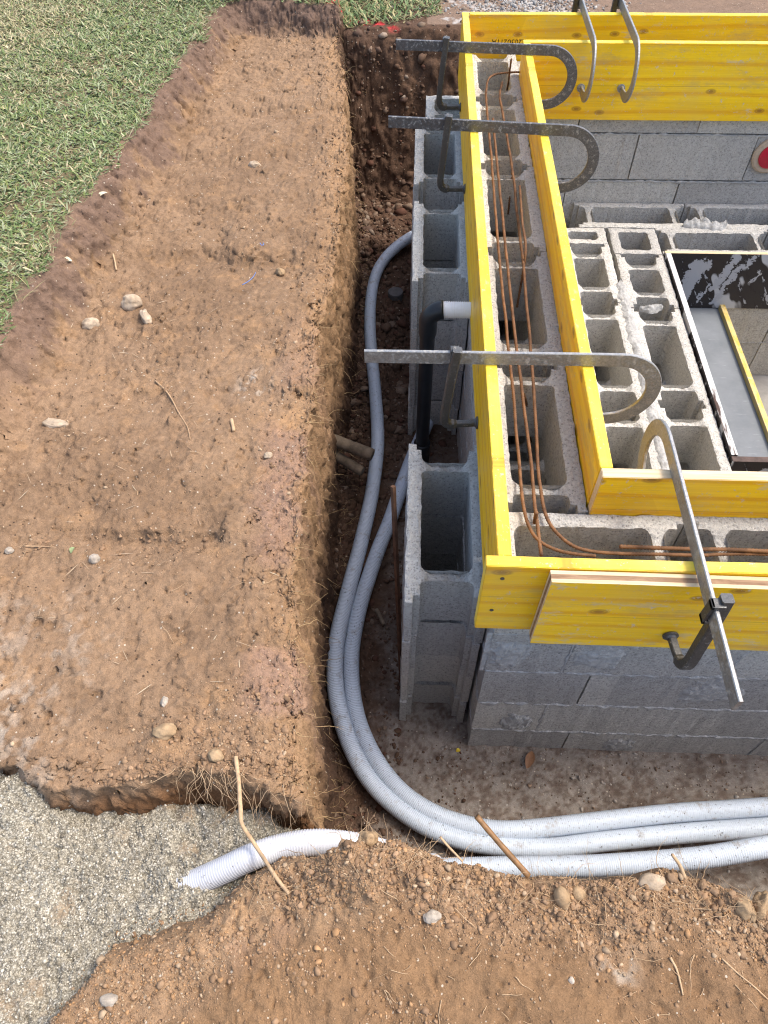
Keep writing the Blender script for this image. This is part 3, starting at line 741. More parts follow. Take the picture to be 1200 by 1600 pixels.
pc = thing('partition_wall', 'open hollow block row lying along the foot of the far inner wall', 'wall', (1.24, 3.09, -2.31))
pd = thing('partition_wall', 'open hollow block row behind the black stained plywood panel', 'wall', (1.5, 2.89, -2.31))
for p, y, js in ((pc, 3.09, [.735, 1.238, 1.74, 2.24, 2.74]), (pd, 2.892, [1.068, 1.56, 2.06, 2.56])):
    for c in range(3):
        for i, (a, b) in enumerate(zip(js[:-1], js[1:])): add_block(p, (a + b) / 2, y, IN - .2 * c, b - a - .006, 'x', (False, False), .06, (i + c) % 3, .003, .010 if c == 0 else .016)
# wet mortar slopped over the seam between the two rows
def slop(name, parent, pts, wd, ht, seed, mat=MORTAR):
    P = spline(pts, .006); n = 12; V = []; F = []
    for i, p in enumerate(P):
        T = P[min(i + 1, len(P) - 1)] - P[max(i - 1, 0)]; T /= np.linalg.norm(T); sd = np.array([-T[1], T[0], 0])
        ww = wd * (.55 + .7 * abs(mnoise.noise(Vector((i * .09, seed, 0)))) + .25 * mnoise.noise(Vector((i * .31, seed, 3)))) * min(1, i / 6 + .15, (len(P) - 1 - i) / 6 + .15)
        for k in range(n + 1):
            u = k / n * 2 - 1
            h = ht * max(0, 1 - u * u) * (.5 + .9 * abs(mnoise.fractal(Vector((i * .16, u * 3, seed)), .8, 2, 3))) - .006 * abs(u) ** 3
            V.append(p + sd * u * ww + np.array([0, 0, h]))
    for i in range(len(P) - 1):
        for k in range(n): q = i * (n + 1) + k; F.append((q, q + 1, q + n + 2, q + n + 1))
    return put(name, V, F, mat, parent, True)
slop('mortar', pa, [(.855, 2.60, IN), (.853, 2.35, IN), (.855, 2.1, IN), (.85, 1.85, IN), (.852, 1.55, IN)], .038, .012, 3)
slop('mortar', pc, [(1.19, 3.0, IN - .004), (1.24, 3.01, IN), (1.31, 2.995, IN), (1.38, 3.0, IN - .004)], .040, .032, 6)
slop('mortar', pb, [(1.005, 2.45, IN - .02), (.96, 2.44, IN - .016), (.91, 2.44, IN - .02)], .03, .02, 9)

# ------------------------------------------------------------------ yellow formwork boards
def board(label, x0, x1, y0, y1, z0, z1, along, face, edge=None, core=None, notch=False):
    """three-ply board; its own X axis runs along its length"""
    L = (x1 - x0) if along == 'x' else (y1 - y0); T = (y1 - y0) if along == 'x' else (x1 - x0)
    bm = bmesh.new(); r = bmesh.ops.create_cube(bm, size=1)
    H = z1 - z0
    for v in r['verts']: v.co = Vector((v.co.x * L, v.co.y * T, (v.co.z + .5) * H))
    if core:
        for yy in (-T / 2 + .008, T / 2 - .008):
            bmesh.ops.bisect_plane(bm, geom=bm.verts[:] + bm.edges[:] + bm.faces[:], plane_co=(0, yy, 0), plane_no=(0, 1, 0))
    if notch:
        bmesh.ops.bisect_plane(bm, geom=bm.verts[:] + bm.edges[:] + bm.faces[:], plane_co=(L / 2 - .03, 0, .02), plane_no=Vector((.6, 0, -.8)), clear_outer=True)
        bmesh.ops.holes_fill(bm, edges=bm.edges[:])
    n = max(2, int(L / .03))
    for k in range(1, n):
        bmesh.ops.bisect_plane(bm, geom=bm.verts[:] + bm.edges[:] + bm.faces[:], plane_co=(-L / 2 + L * k / n, 0, 0), plane_no=(1, 0, 0))
    if not core: bmesh.ops.bevel(bm, geom=[e for e in bm.edges if len(e.link_faces) == 2 and e.calc_face_angle(0) > .8], offset=.0014, segments=2, affect='EDGES')
    sd = x0 * 3 + y0
    for v in bm.verts:
        k = .0012 * mnoise.noise(Vector((v.co.x * 7, sd, v.co.z * 3))); v.co.z += k * (1 if v.co.z > H * .5 else -1) * 1.0
        v.co.y += .0010 * mnoise.noise(Vector((v.co.x * 3, sd + 4, v.co.z * 2)))
    V = [v.co.copy() for v in bm.verts]; bm.verts.index_update(); F = []; MI = []
    bm.normal_update()
    for f in bm.faces:
        F.append([v.index for v in f.verts]); nn = f.normal; cy = f.calc_center_median().y
        mi = 0
        if abs(nn.z) > .7 or abs(nn.x) > .7:
            mi = 1 if edge else 0
            if core and abs(cy) < T / 2 - .008: mi = 2
        MI.append(mi)
    bm.free()
    me = mesh_np('formwork_board', np.array([tuple(v) for v in V]), F, [m for m in (face, edge or face, core or face)], False, MI)
    o = bpy.data.objects.new('formwork_board', me); C.objects.link(o)
    o.location = ((x0 + x1) / 2, (y0 + y1) / 2, z0 + Z0)
    if along == 'y': o.rotation_euler = (0, 0, math.pi / 2)
    return tag(o, label, 'board', 'yellow formwork boards')
BT = -1.19
b_outL = board('long yellow board on the trench side of the hollow wall, pressed by three clamp feet', .181, .208, .792, 3.46, -1.437, BT, 'y', YEL[0], YTOP)
b_innL = board('long yellow board on the inner side of the hollow wall, orange in its face', .409, .436, 1.022, 3.163, -1.437, BT, 'y', YEL[1], YTOP)
b_front = board('yellow board across the front wall, behind the scuffed shorter board',   .157, 2.66, .765, .790, -1.437, BT + .002, 'x', YEL[2], YTOP)
b_inF = board('yellow board with knots standing behind the front rebars, pale raw top edge', .410, 2.62, .994, 1.020, -1.437, BT + .001, 'x', YEL[3], RAWW)
b_inB = board('nearer of the two far yellow boards, with two hook tips pressing its face', .410, 2.70, 3.165, 3.192, -1.478, BT, 'x', YEL[4], YTOP)
b_outB = board('farthest yellow board with dark stamped digits and wavy grain', .210, 2.74, 3.402, 3.430, -1.478, BT + .012, 'x', YEL[2], YTOP)
b_clamp = board('scuffed short yellow board clamped on the front, bare plywood core along its top', .276, .905, .736, .763, -1.447, -1.196, 'x', YEL[5], RAWW, COREW, True)
b_clamp.rotation_euler = (0, .012, 0)
# screws in the front board
SCREW = m_plain('dark_screw', (.06, .055, .05), .5, .5, .3)
for px, py in ((785, 904), (768, 953)):
    r = RC @ np.array([px - PP[0], py - PP[1], FPX]); k = .7645 / r[1]; p = r * k
    mb = MB(); mb.tube([(p[0], .7652, p[2]), (p[0], .7632, p[2]), (p[0], .7628, p[2])], .0042, 12, True, lambda i: (.0042, .0042, .0026)[i]); 
    s_ = mb.build('screw', SCREW, None, False, (float(p[0]), .764, float(p[2]))); s_.parent = b_front; s_.matrix_parent_inverse = Matrix.Identity(4)
    s_.location = Vector(s_.location) - b_front.location
# stamp on the farthest board, printed upside down
tc = bpy.data.curves.new('stamp_text', 'FONT'); tc.body = '922030211A'; tc.size = .030; tc.align_x = 'CENTER'; tc.extrude = .0003
INK = m_plain('dark_ink', (.035, .022, .01), .8, .2, .3)
tc.materials.append(INK); _t = bpy.data.objects.new('stamp_source', tc); C.objects.link(_t); bpy.context.view_layer.update()
_me = bpy.data.meshes.new_from_object(_t.evaluated_get(bpy.context.evaluated_depsgraph_get())); bpy.data.objects.remove(_t)
to = bpy.data.objects.new('stamp_text', _me); C.objects.link(to)
to.parent = b_outB; to.rotation_euler = (math.radians(90), math.radians(180), 0)
p = RC @ np.array([798 - PP[0], 62 - PP[1], FPX]); p = p * (3.4 / p[1])
to.location = (p[0] - b_outB.location.x, -.0146, p[2] + Z0 - b_outB.location.z)

# ------------------------------------------------------------------ red capped pipe in the far wall
rc = thing('capped_pipe', 'glossy red cap in a beige collar set in the far block wall', 'capped pipe', (1.535, 3.195, -1.70))
RED = m_plain('red_plastic', (.42, .012, .03), .28, .5, .15, 20, .05); BEI = m_plain('beige_collar', (.42, .33, .24), .8, .2, .15, 80)
mb = MB(); cc = (1.535, -1.632)
mb.tube([(cc[0], 3.20, cc[1]), (cc[0], 3.186, cc[1]), (cc[0], 3.182, cc[1]), (cc[0], 3.182, cc[1])], .075, 32, True, lambda i: (.077, .077, .070, .05)[i]); mb.build('collar', BEI, rc, False)
mb = MB(); mb.tube([(cc[0], 3.19, cc[1]), (cc[0], 3.178, cc[1]), (cc[0], 3.174, cc[1]), (cc[0], 3.178, cc[1]), (cc[0], 3.180, cc[1])], .05, 32, True, lambda i: (.052, .052, .048, .044, .02)[i]); mb.build('cap', RED, rc, False)

# ------------------------------------------------------------------ pit shuttering right of the partitions
BP = m_black_ply(); PLYE = m_plain('plywood_edge_smeared', (.30, .29, .285), .85, .2, .5, 14, .3); DKE = m_plain('dark_plywood_edge', (.075, .05, .042), .7, .3, .5, 30, .2)
CEM = m_cement_floor()
def ply(label, x0, x1, y0, y1, z0, z1, along, edge_mat):
    mb = MB(); L = (x1 - x0) if along == 'x' else (y1 - y0); T = (y1 - y0) if along == 'x' else (x1 - x0)
    mb.box(-L / 2, L / 2, -T / 2, T / 2, 0, z1 - z0, .0012)
    mi = []
    for f in mb.f:
        zz = [mb.v[i][2] for i in f]; mi.append(1 if min(zz) > (z1 - z0) - .0015 else 0)
    o = put('plywood_shutter', mb.v, mb.f, [BP, edge_mat], None, False, mi, None, (0, 0, 0))
    o.location = ((x0 + x1) / 2, (y0 + y1) / 2, z0 + Z0)
    if along == 'y': o.rotation_euler = (0, 0, math.pi / 2)
    return tag(o, label, 'shutter panel', 'black plywood shutters of the pit')
def m_whiteedge():
    k = NM('white_smeared_edge', .85, .2); co = k.coord('Object', (3, 20, 20)); n = k.noise(co, 1, 4, .6)
    k.col(k.ramp(n, [(.40, (.075, .05, .042)), (.46, (.62, .62, .61)), (.7, (.40, .37, .38))])); return k.m
ply('narrow plywood shutter with white smeared top edge beside the open blocks', 1.070, 1.091, 1.645, 2.772, -2.12, -1.838, 'y', m_whiteedge())
ply('black plywood panel streaked with pale cement at the far side of the pit', 1.068, 2.54, 2.774, 2.790, -2.115, -1.838, 'x', RAWW)
ply('dark brown edged plywood shutter closing the near side of the pit', 1.070, 2.5, 1.620, 1.643, -2.12, -1.842, 'x', DKE)
# smooth cement ledge, deeper floor, its far wall
mb = MB(); mb.box(1.0905, 1.385, 1.6435, 2.786, -2.60, -2.118, .0); o = mb.build('cement_ledge', CEM); tag(o, 'smooth wet grey cement ledge at the bottom of the shuttered pit', 'ledge')
YEDGE = m_yellow('yellow_edge_smeared', (.62, .50, .10), .20, 7.7)
mb = MB(); mb.box(-.56, .56, -.011, .011, 0, .46, .002); o = put('formwork_board', mb.v, mb.f, YEDGE, None, False, None, None, (0, 0, 0))
o.location = (1.397, 2.215, -2.555 + Z0); o.rotation_euler = (0, 0, math.pi / 2); tag(o, 'thin cement smeared yellow board edge along the grey pit ledge', 'board', 'yellow formwork boards')
mb = MB(); mb.box(1.41, 2.5, 1.5, 2.80, -2.62, -2.52); o = mb.build('pit_floor', m_plain('raw_concrete', (.30, .285, .26), .9, .2, .25, 9, .3)); tag(o, 'rough concrete floor deep in the pit', 'floor', None, 'structure')
pw = thing('block_wall', 'tan block wall low in the pit beneath the black stained panel', 'wall', (1.9, 2.885, -2.52))
for c, js in ((0, [1.40, 1.66, 2.16, 2.56]), (1, [1.40, 1.66, 2.16, 2.56])):
    for i, (a, b) in enumerate(zip(js[:-1], js[1:])): add_block(pw, (a + b) / 2, 2.884, -2.118 - .2 * c, b - a - .005, 'x', (True, False), .065, i, .001, .016)
mb = MB(); mortar_line(mb, (1.40, 2.784, -2.318), (2.1, 2.784, -2.318), (0, -1, 0), .009, .003, 77); mb.build('mortar', MORTAR, pw)

# ------------------------------------------------------------------ mason's clamps
def clamp(label, loc, rotz, Wd, tail, mat, dark, seed=0, armshift=.0):
    """local X runs from the sliding arm (outer face at 0) to the bent hook (inner face at Wd); Z=0 on the boards' top edges"""
    t = thing('mason_clamp', label, 'clamp', loc, 'steel mason clamps', rotz)
    h, th = .037, .0082; zc = h / 2 + .001
    R = .097; xa = Wd + .062
    path = [(-tail, zc)] + [(x, zc) for x in np.linspace(-tail * .5, xa, 8)]
    path += [(xa + R * math.sin(a), zc - R + R * math.cos(a)) for a in np.linspace(0, math.pi, 30)[1:]]
    path += [(xa - .03, zc - 2 * R - .002), (Wd + .012, zc - 2 * R)]
    P = np.array(path); T = np.gradient(P, axis=0); T /= np.linalg.norm(T, axis=1)[:, None]; N = np.stack([-T[:, 1], T[:, 0]], 1)
    V = []; F = []; bv = .0016
    sec = [(-h / 2, -th / 2 + bv), (-h / 2 + bv, -th / 2), (h / 2 - bv, -th / 2), (h / 2, -th / 2 + bv), (h / 2, th / 2 - bv), (h / 2 - bv, th / 2), (-h / 2 + bv, th / 2), (-h / 2, th / 2 - bv)]
    m = len(sec)
    for i, (p, n) in enumerate(zip(P, N)):
        tw = 1.0 if i < len(P) - 3 else 1.0 - .25 * (i - len(P) + 4) / 3
        for a, b in sec: V.append((p[0] + n[0] * a * tw, b, p[1] + n[1] * a * tw))
    for i in range(len(P) - 1):
        for k in range(m):
            q = i * m + k; q2 = i * m + (k + 1) % m; F.append((q, q + m, q2 + m, q2))
    F.append(tuple(range(m))); F.append(tuple(range(len(P) * m - 1, (len(P) - 1) * m - 1, -1)))
    put('hook_bar', V, F, mat, t, False, None, None, (0, 0, 0))
    mb = MB(); zz = zc - 2 * R
    mb.tube([(Wd + .016, 0, zz), (Wd + .006, 0, zz), (Wd + .005, 0, zz), (Wd, 0, zz)], .012, 16, True, lambda i: (.011, .011, .016, .016)[i]); mb.build('pad', mat, t, False, (0, 0, 0))
    # sliding arm: square bar looped over the flat bar, bent to a foot
    xs = -.082 + armshift; s = .0108; yo = -(th / 2 + s + .0005)
    mb = MB(); pts = spline([(xs + .012, yo, .056), (xs + .006, yo, .0), (xs - .002, yo, -.10), (xs - .006, yo, -.165), (xs + .004, yo + .004, -.192), (xs + .030, yo + .008, -.197), (xs + .07, yo + .012, -.197), (-.006, yo + .013, -.197)], .008)
    Pn = np.array(pts); T = np.gradient(Pn, axis=0); T /= np.linalg.norm(T, axis=1)[:, None]
    V = []; F = []
    for i, (p, tt) in enumerate(zip(Pn, T)):
        b = np.array([0, 1., 0]); n = np.cross(tt, b); n /= np.linalg.norm(n); b = np.cross(n, tt)
        rr = s if p[0] < xs + .02 else s * .72
        ring = [(-1, -.75), (-.75, -1), (.75, -1), (1, -.75), (1, .75), (.75, 1), (-.75, 1), (-1, .75)]
        for a_, b_ in ring: V.append(p + n * a_ * rr + b * b_ * rr)
    m = 8
    for i in range(len(Pn) - 1):
        for k in range(m):
            q = i * m + k; q2 = i * m + (k + 1) % m; F.append((q, q2, q2 + m, q + m))
    F.append(tuple(range(m - 1, -1, -1))); F.append(tuple(range((len(Pn) - 1) * m, len(Pn) * m)))
    arm = put('sliding_arm', V, F, dark, t, False, None, None, (0, 0, 0))
    mb = MB()
    for z0, z1 in ((h + .002, h + .012), (-.012, -.002)): mb.box(xs - .004, xs + .016, yo + .002, th / 2 + .008, z0, z1, .0015)
    mb.box(xs - .004, xs + .016, th / 2 + .0015, th / 2 + .008, -.012, h + .012, .0015)
    c = mb.build('collar', dark, t, False, (0, 0, 0))
    yy = yo + .013; mb = MB()
    mb.tube([(-.010, yy, -.197), (-.006, yy, -.197), (-.004, yy, -.197), (-.0005, yy, -.197)], .012, 18, True, lambda i: (.009, .012, .0165, .0165)[i]); mb.build('pad', dark, t, False, (0, 0, 0))
    return t
CEMT = (.40, .37, .31)
ST_A = m_steel('scuffed_steel_light', (.30, .30, .295), CEMT, .57)
ST_B = m_steel('scuffed_steel_dark', (.12, .122, .13), (.30, .29, .27), .55)
ST_C = m_steel('dark_steel_arm', (.10, .10, .10), CEMT, .60)
clamp('scuffed steel clamp lying across both long boards beside the black elbow pipe', (.181, 1.335, BT), math.radians(.3), .255, .287, ST_A, ST_C)
clamp('dark steel clamp with a pale hook, second along the long boards', (.181, 2.460, BT), math.radians(-4.6), .256, .27, ST_B, ST_C)
clamp('black steel clamp crossing the long boards nearest the far corner', (.181, 3.068, BT), math.radians(-4.2), .256, .262, ST_B, ST_C)
clamp('steel clamp gripping the scuffed board on the front wall, long bar end sticking out', (.556, .735, BT), math.radians(90), .285, .242, ST_A, ST_C, 0, .012)
clamp('left hook clamp of the pair on the far yellow boards', (.662, 3.4315, BT + .012), math.radians(-90), .267, .30, ST_A, ST_C)
clamp('right hook clamp of the pair on the far yellow boards', (.822, 3.4315, BT + .012), math.radians(-90), .267, .30, ST_A, ST_C)

# ------------------------------------------------------------------ rebars in the wall
def rebar(label, pts, r=.004, group='rusty rebars in the wall'):
    r = r * .86; P = spline(pts, .0035)
    for i in range(len(P)):
        k = i * .0035
        P[i] += np.array([.0022 * mnoise.noise(Vector((k * 7, label.__len__(), 0))), .0022 * mnoise.noise(Vector((k * 7, 3, label.__len__()))), .001 * mnoise.noise(Vector((k * 9, 9, 0)))])
    mb = MB(); mb.tube(P, r, 8, True, lambda i: r * (1.26 if i % 2 else .92))
    return tag(mb.build('rebar', RUST, None, True), label, 'rebar', group)
zr = -1.30
def A(pts, z=zr): return [at(a, b, z if len(q) == 2 else q[2]) for q in pts for a, b in [q[:2]]]
rebar('brown rebar nearest the outer long board, hooked round at its far end', A([(822, 113), (800, 113), (775, 116), (763, 124), (760, 140), (760, 160), (765, 212), (772, 300), (780, 400), (792, 520), (801, 605), (811, 718), (818, 790), (828, 826), (846, 848), (880, 862), (930, 868)]), .0040)
rebar('straight rebar second from the outer long board, plunging down at the near corner', A([(770, 185), (775, 237), (784, 325), (795, 435), (806, 534), (815, 605), (829, 718), (836, 790), (841, 830), (846, 868)]), .0042)
rebar('rebar nearest the inner board that curves into the front wall', A([(785, 128), (781, 150), (785, 175), (792, 212), (801, 267), (807, 325), (815, 387), (822, 463), (829, 548), (836, 633), (840, 718), (844, 760), (853, 805), (873, 836), (907, 858), (970, 865), (1080, 867), (1260, 869)]) + [(2.0, .845, -1.30)], .0042)
rebar('rebar lying straight in the front wall, blunt end beside the curved bar', A([(968, 854), (1080, 858), (1260, 864)], -1.292) + [(2.0, .86, -1.292)], .0048)
rebar('short rust orange rebar stub leaning below the second clamp', A([(812, 290), (816, 345), (821, 396)], -1.28) + A([(808, 480, -1.45)]), .0038)
rebar('thin rebar sticking upright at the far end of the hollow wall', A([(799, 92, -1.18), (795, 122, -1.30), (788, 165, -1.50)]), .0036)
rebar('rust orange rebar stub standing in the near corner cell', A([(838, 800, -1.27), (834, 830, -1.36), (828, 860, -1.48)]), .0048)
rebar('leaning rebar crossing under the straight bars in the third cell', A([(801, 266, -1.31), (795, 325, -1.42), (790, 360, -1.55)]), .0036)
rebar('short rebar standing deep in the cell past the near clamp', A([(818, 615, -1.33), (824, 640, -1.42), (829, 690, -1.60)]), .0042)

# ------------------------------------------------------------------ hoses and pipes
def ribbed(name, label, cat, pts, r, mat, group=None, step=.0018, amp=.0006, hollow=True):
    P = spline(pts, step)
    for i in range(len(P)):
        k = i * step; P[i] += np.array([.002 * mnoise.noise(Vector((k * 5, 1, r))), .002 * mnoise.noise(Vector((k * 5, 7, r))), 0])
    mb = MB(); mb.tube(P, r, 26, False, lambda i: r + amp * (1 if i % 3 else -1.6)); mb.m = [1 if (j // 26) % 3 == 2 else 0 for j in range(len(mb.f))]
    if hollow:
        for rev in (0, 1):
            Q = P[:26][::-1] if rev == 0 else P[-26:]
            mb.tube(Q, r * .86, 26, False)
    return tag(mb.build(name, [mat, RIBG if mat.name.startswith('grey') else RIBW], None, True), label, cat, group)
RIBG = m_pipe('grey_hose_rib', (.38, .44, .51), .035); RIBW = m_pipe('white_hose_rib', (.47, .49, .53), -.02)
GREY = m_pipe('grey_hose', (.57, .635, .71), .035); WHITE = m_pipe('white_hose', (.60, .605, .62), -.02)
HZ = -2.205
ribbed('hose', 'long grey ribbed hose from behind the far stack, outer one in the bend', 'hose',
  [at(700, 346, HZ), at(650, 366, HZ), at(617, 388, HZ), at(594, 415, HZ), at(582, 450, HZ), at(578, 500, HZ), at(581, 560, HZ), at(587, 620, HZ), at(590, 690, HZ + .01), at(583, 760, HZ + .01), at(566, 840, HZ + .01), at(545, 920, HZ + .01), at(529, 985, HZ + .02), at(523, 1045, HZ + .02), at(529, 1105, HZ + .02), at(550, 1170, HZ + .01), at(588, 1230, HZ), at(645, 1279, HZ), at(705, 1307, HZ), at(765, 1320, HZ), at(850, 1325, HZ + .005), at(950, 1314, HZ + .01), at(1080, 1301, HZ + .01), at(1200, 1293, HZ + .01), at(1330, 1286, HZ + .01), (1.9, .60, HZ + .01), (2.7, .62, HZ + .01)], .0262, GREY, 'ribbed hoses in the trench')
ribbed('hose', 'grey ribbed hose starting beside the nearest block stack, inner one in the bend', 'hose',
  [at(668, 660, HZ), at(648, 705, HZ), at(627, 762, HZ), at(607, 818, HZ), at(587, 870, HZ), at(569, 925, HZ), at(556, 975, HZ), at(549, 1025, HZ), at(551, 1085, HZ), at(563, 1138, HZ), at(590, 1192, HZ), at(630, 1240, HZ), at(680, 1273, HZ), at(735, 1291, HZ), at(800, 1297, HZ + .01), at(900, 1288, HZ + .012), at(1000, 1276, HZ + .012), at(1100, 1267, HZ + .012), at(1200, 1261, HZ + .012), at(1330, 1253, HZ + .012), (1.9, .67, HZ + .012), (2.7, .69, HZ + .012)], .0262, GREY, 'ribbed hoses in the trench')
ribbed('hose', 'white ribbed hose arching out of the soil heap onto the gravel bed', 'hose',
  [at(277, 1389, -1.640), at(310, 1377, -1.624), at(350, 1359, -1.600), at(395, 1338, -1.578), at(440, 1324, -1.575), at(490, 1317, -1.565), at(540, 1320, -1.575), at(585, 1329, -1.60), at(625, 1342, -1.66), (.055, .345, -1.76), (.085, .37, -1.86)], .0255, WHITE, 'ribbed hoses in the trench')
ribbed('hose', 'pale ribbed hose nearest the front soil bank, coming out of the dug edge', 'hose',
  [(.03, .39, -1.98), at(640, 1362, -2.05), at(690, 1358, -2.06), at(760, 1356, -2.06), at(850, 1354, -2.05), at(940, 1352, -2.04), at(1040, 1345, -2.02), at(1120, 1337, -2.00), at(1200, 1323, -1.98), at(1330, 1300, -1.98), (1.8, .53, -2.12), (2.6, .54, -2.21)], .0262, GREY, 'ribbed hoses in the trench')
# black elbow pipe with white collar
BLK = m_plain('black_pvc', (.014, .016, .019), .36, .3, .2, 30, .03); WPV = m_plain('white_pvc', (.72, .72, .72), .4, .4, .05, 40, .05)
ep = thing('elbow_pipe', 'black elbow pipe with a white sleeve entering the wall under the long board', 'pipe', (.055, 1.83, -2.25))
mb = MB(); R_ = .045; zc = -1.418; pts = [(.055, 1.83, -2.28), (.055, 1.83, -1.9), (.055, 1.83, zc - R_)] + [(.055 + R_ - R_ * math.cos(a), 1.83, zc - R_ + R_ * math.sin(a)) for a in np.linspace(0, math.pi / 2, 12)[1:]] + [(.098, 1.83, zc)]
P = []
for a, b in zip(pts[:-1], pts[1:]):
    n = max(1, int(np.linalg.norm(np.subtract(b, a)) / .02))
    for k in range(n): P.append(np.array(a) + (np.array(b) - np.array(a)) * k / n)
P.append(np.array(pts[-1])); P = np.array(P)
mb.tube(P, .0265, 28, True, lambda i: .0240 if P[i][2] < zc - R_ - .06 else .0285); mb.build('elbow', BLK, ep, True)
mb = MB(); mb.tube([(.094 + .0022 * i, 1.83, zc) for i in range(53)], .026, 28, True, lambda i: .0243 + (.0006 if i % 3 else -.0006)); mb.build('sleeve', WPV, ep, True)
mb = MB(); mb.tube([(.055, 1.83, -2.26), (.055, 1.83, -2.02), (.055, 1.83, -2.015), (.055, 1.83, -2.015)], .033, 28, True, lambda i: (.030, .030, .0305, .0245)[i]); mb.build('coupling', BLK, ep, True)
# two old pipe stubs poking out of the trench side
STUB = m_plain('dirty_old_pipe', (.15, .115, .08), .85, .25, .5, 30, .4)
def stub(label, a, b, r):
    a = np.array(a); b = np.array(b); d = (b - a) / np.linalg.norm(b - a); mb = MB(); n = 14
    P = [a + (b - a) * k / n for k in range(n + 1)]
    mb.tube(P, r, 18, False, lambda i: r * (1 + .02 * math.sin(i * 2.1))); mb.tube([P[-1], P[-1] - d * .001, P[-2], P[-3]], r * .84, 18, True)
    # rim
    V0 = len(mb.v)
    return tag(mb.build('pipe_stub', STUB, None, True), label, 'pipe stub', 'old pipe stubs in the trench side')
stub('thicker old brown pipe stub jutting from the trench side, upper of the two', at(506, 682, -2.03), at(582, 711, -2.05), .0235)
stub('thinner old pipe stub with a dark open mouth below the thicker one', at(506, 700, -2.08), at(566, 737, -2.10), .0195)
# round dark cap lying on the trench floor
mb = MB(); c0 = at(618, 462, -2.225)
mb.tube([(c0[0], c0[1], -2.25), (c0[0], c0[1], -2.205), (c0[0], c0[1], -2.200), (c0[0], c0[1], -2.1995)], .037, 28, True, lambda i: (.037, .037, .035, .004)[i])
tag(mb.build('round_cap', m_plain('dusty_grey_plastic', (.10, .095, .09), .8, .3, .3, 40), None, False), 'round dusty dark cap lying on the trench floor inside the hose curve', 'cap')
# square rusty rod leaning on the nearest stack
mb = MB(); a = np.array((.000, 1.00, -2.25)); b = np.array((-.034, 1.21, -1.505)); mb.tube([a + (b - a) * k / 10 for k in range(11)], .0072, 4, True)
tag(mb.build('stake', m_rust('brown_rod', (.06, .03, .018), (.16, .085, .05)), None, False), 'thin brown square rod leaning on the nearest block stack', 'stake')

# ------------------------------------------------------------------ stones, sticks, leaves
_ico = {}
def ico(sub):
    if sub not in _ico:
        bm = bmesh.new(); bmesh.ops.create_icosphere(bm, subdivisions=sub, radius=1); bm.verts.index_update()
        _ico[sub] = (np.array([tuple(v.co) for v in bm.verts]), np.array([[v.index for v in f.verts] for f in bm.faces])); bm.free()
    return _ico[sub]
STN = [m_clod('tan_stone', (.33, .25, .17), (.46, .37, .27)), m_clod('earthy_stone', (.27, .18, .10), (.38, .27, .16)), m_clod('grey_stone', (.30, .26, .21), (.42, .36, .29))]
def gz(x, y): return ground_z(x, y)
def stone(label, px, py, rx, ry, rz, mat, seed, rot=0, sink=.35, z=-1.52, rough=.30):
    p = at(px, py, z); zz = gz(p[0], p[1]); V, F = ico(4); V = V.copy(); N = np.array([mnoise.fractal(Vector(tuple(v * 1.1)) + Vector((seed, 0, 0)), .9, 2, 3) for v in V]) * rough * .6
    N += np.array([abs(mnoise.noise(Vector(tuple(v * .9)) + Vector((0, seed, 0)))) for v in V]) * -rough
    sink = min(.5, sink + .10); V = V * (1 + N)[:, None] * np.array([rx, ry, rz]); c, s_ = math.cos(rot), math.sin(rot)
    V = np.stack([V[:, 0] * c - V[:, 1] * s_, V[:, 0] * s_ + V[:, 1] * c, V[:, 2]], 1) + np.array([p[0], p[1], zz + rz * (1 - 2 * sink)])
    return tag(put('stone', V, F, mat, None, True), label, 'stone', 'stones on the dug earth')
stone('rounded tan stone half sunk in the bench, left of the pair', 138, 499, .030, .024, .022, STN[0], 1, .2)
stone('larger pinkish stone of the leaning pair on the bench', 205, 472, .034, .028, .030, STN[0], 2, .5, .2)
stone('slanted flat slab leaning against the larger pinkish stone', 227, 493, .016, .036, .022, STN[0], 3, .45, .25, -1.52, .3)
stone('flat long tan stone pressed into the bench at the left', 85, 659, .040, .017, .012, STN[0], 4, -.15, .4)
stone('small round pebble in the trough across the bench', 147, 873, .014, .013, .013, STN[2], 5, 0, .2)
stone('pebble at the left edge of the photograph above the trough', 14, 860, .011, .010, .010, STN[2], 6, 0, .25)
stone('small pinkish stone in a hollow on the upper bench', 398, 258, .026, .018, .018, STN[0], 7, 0, .3)
stone('smooth egg shaped stone in the crumbly near bank', 881, 1400, .015, .021, .017, STN[1], 8, .1, .3, -1.5, .12)
stone('rounded stone right beside the egg shaped one', 907, 1392, .015, .014, .014, STN[1], 9, 0, .3, -1.5, .12)
stone('pale flat-topped stone at the edge of the near bank below the hoses', 1022, 1376, .026, .017, .016, STN[0], 10, 0, .3, -1.5, .2)
stone('angular pale stone in the near bank below the soil heap', 675, 1432, .017, .012, .010, STN[2], 11, .2, .3, -1.5, .35)
stone('pale stone in the bottom left soil next to the gravel', 169, 1563, .016, .011, .010, STN[2], 12, .1, .3)
stone('small whitish stone near the end of the bench', 259, 1100, .008, .013, .009, STN[2], 13, .1, .3)
stone('buried brown stone near the undercut end of the bench', 260, 1146, .026, .018, .016, STN[1], 14, .1, .42)
stone('round stone poking out at the undercut rim', 340, 1186, .017, .014, .014, STN[1], 15, 0, .25)
stone('small tan stone beside the trench lip, halfway along', 419, 711, .013, .012, .009, STN[0], 16, .4, .4)
stone('angular brown stone at the right end of the near bank', 1167, 1415, .018, .024, .020, STN[1], 17, .3, .3, -1.5, .4)
stone('tall ochre clod at the right border of the near bank', 1196, 1412, .014, .030, .026, STN[1], 18, -.5, .3, -1.5, .4)
stone('lump of earth on top of the soil heap', 575, 1313, .020, .016, .016, STN[1], 19, .1, .25, -1.46, .45)
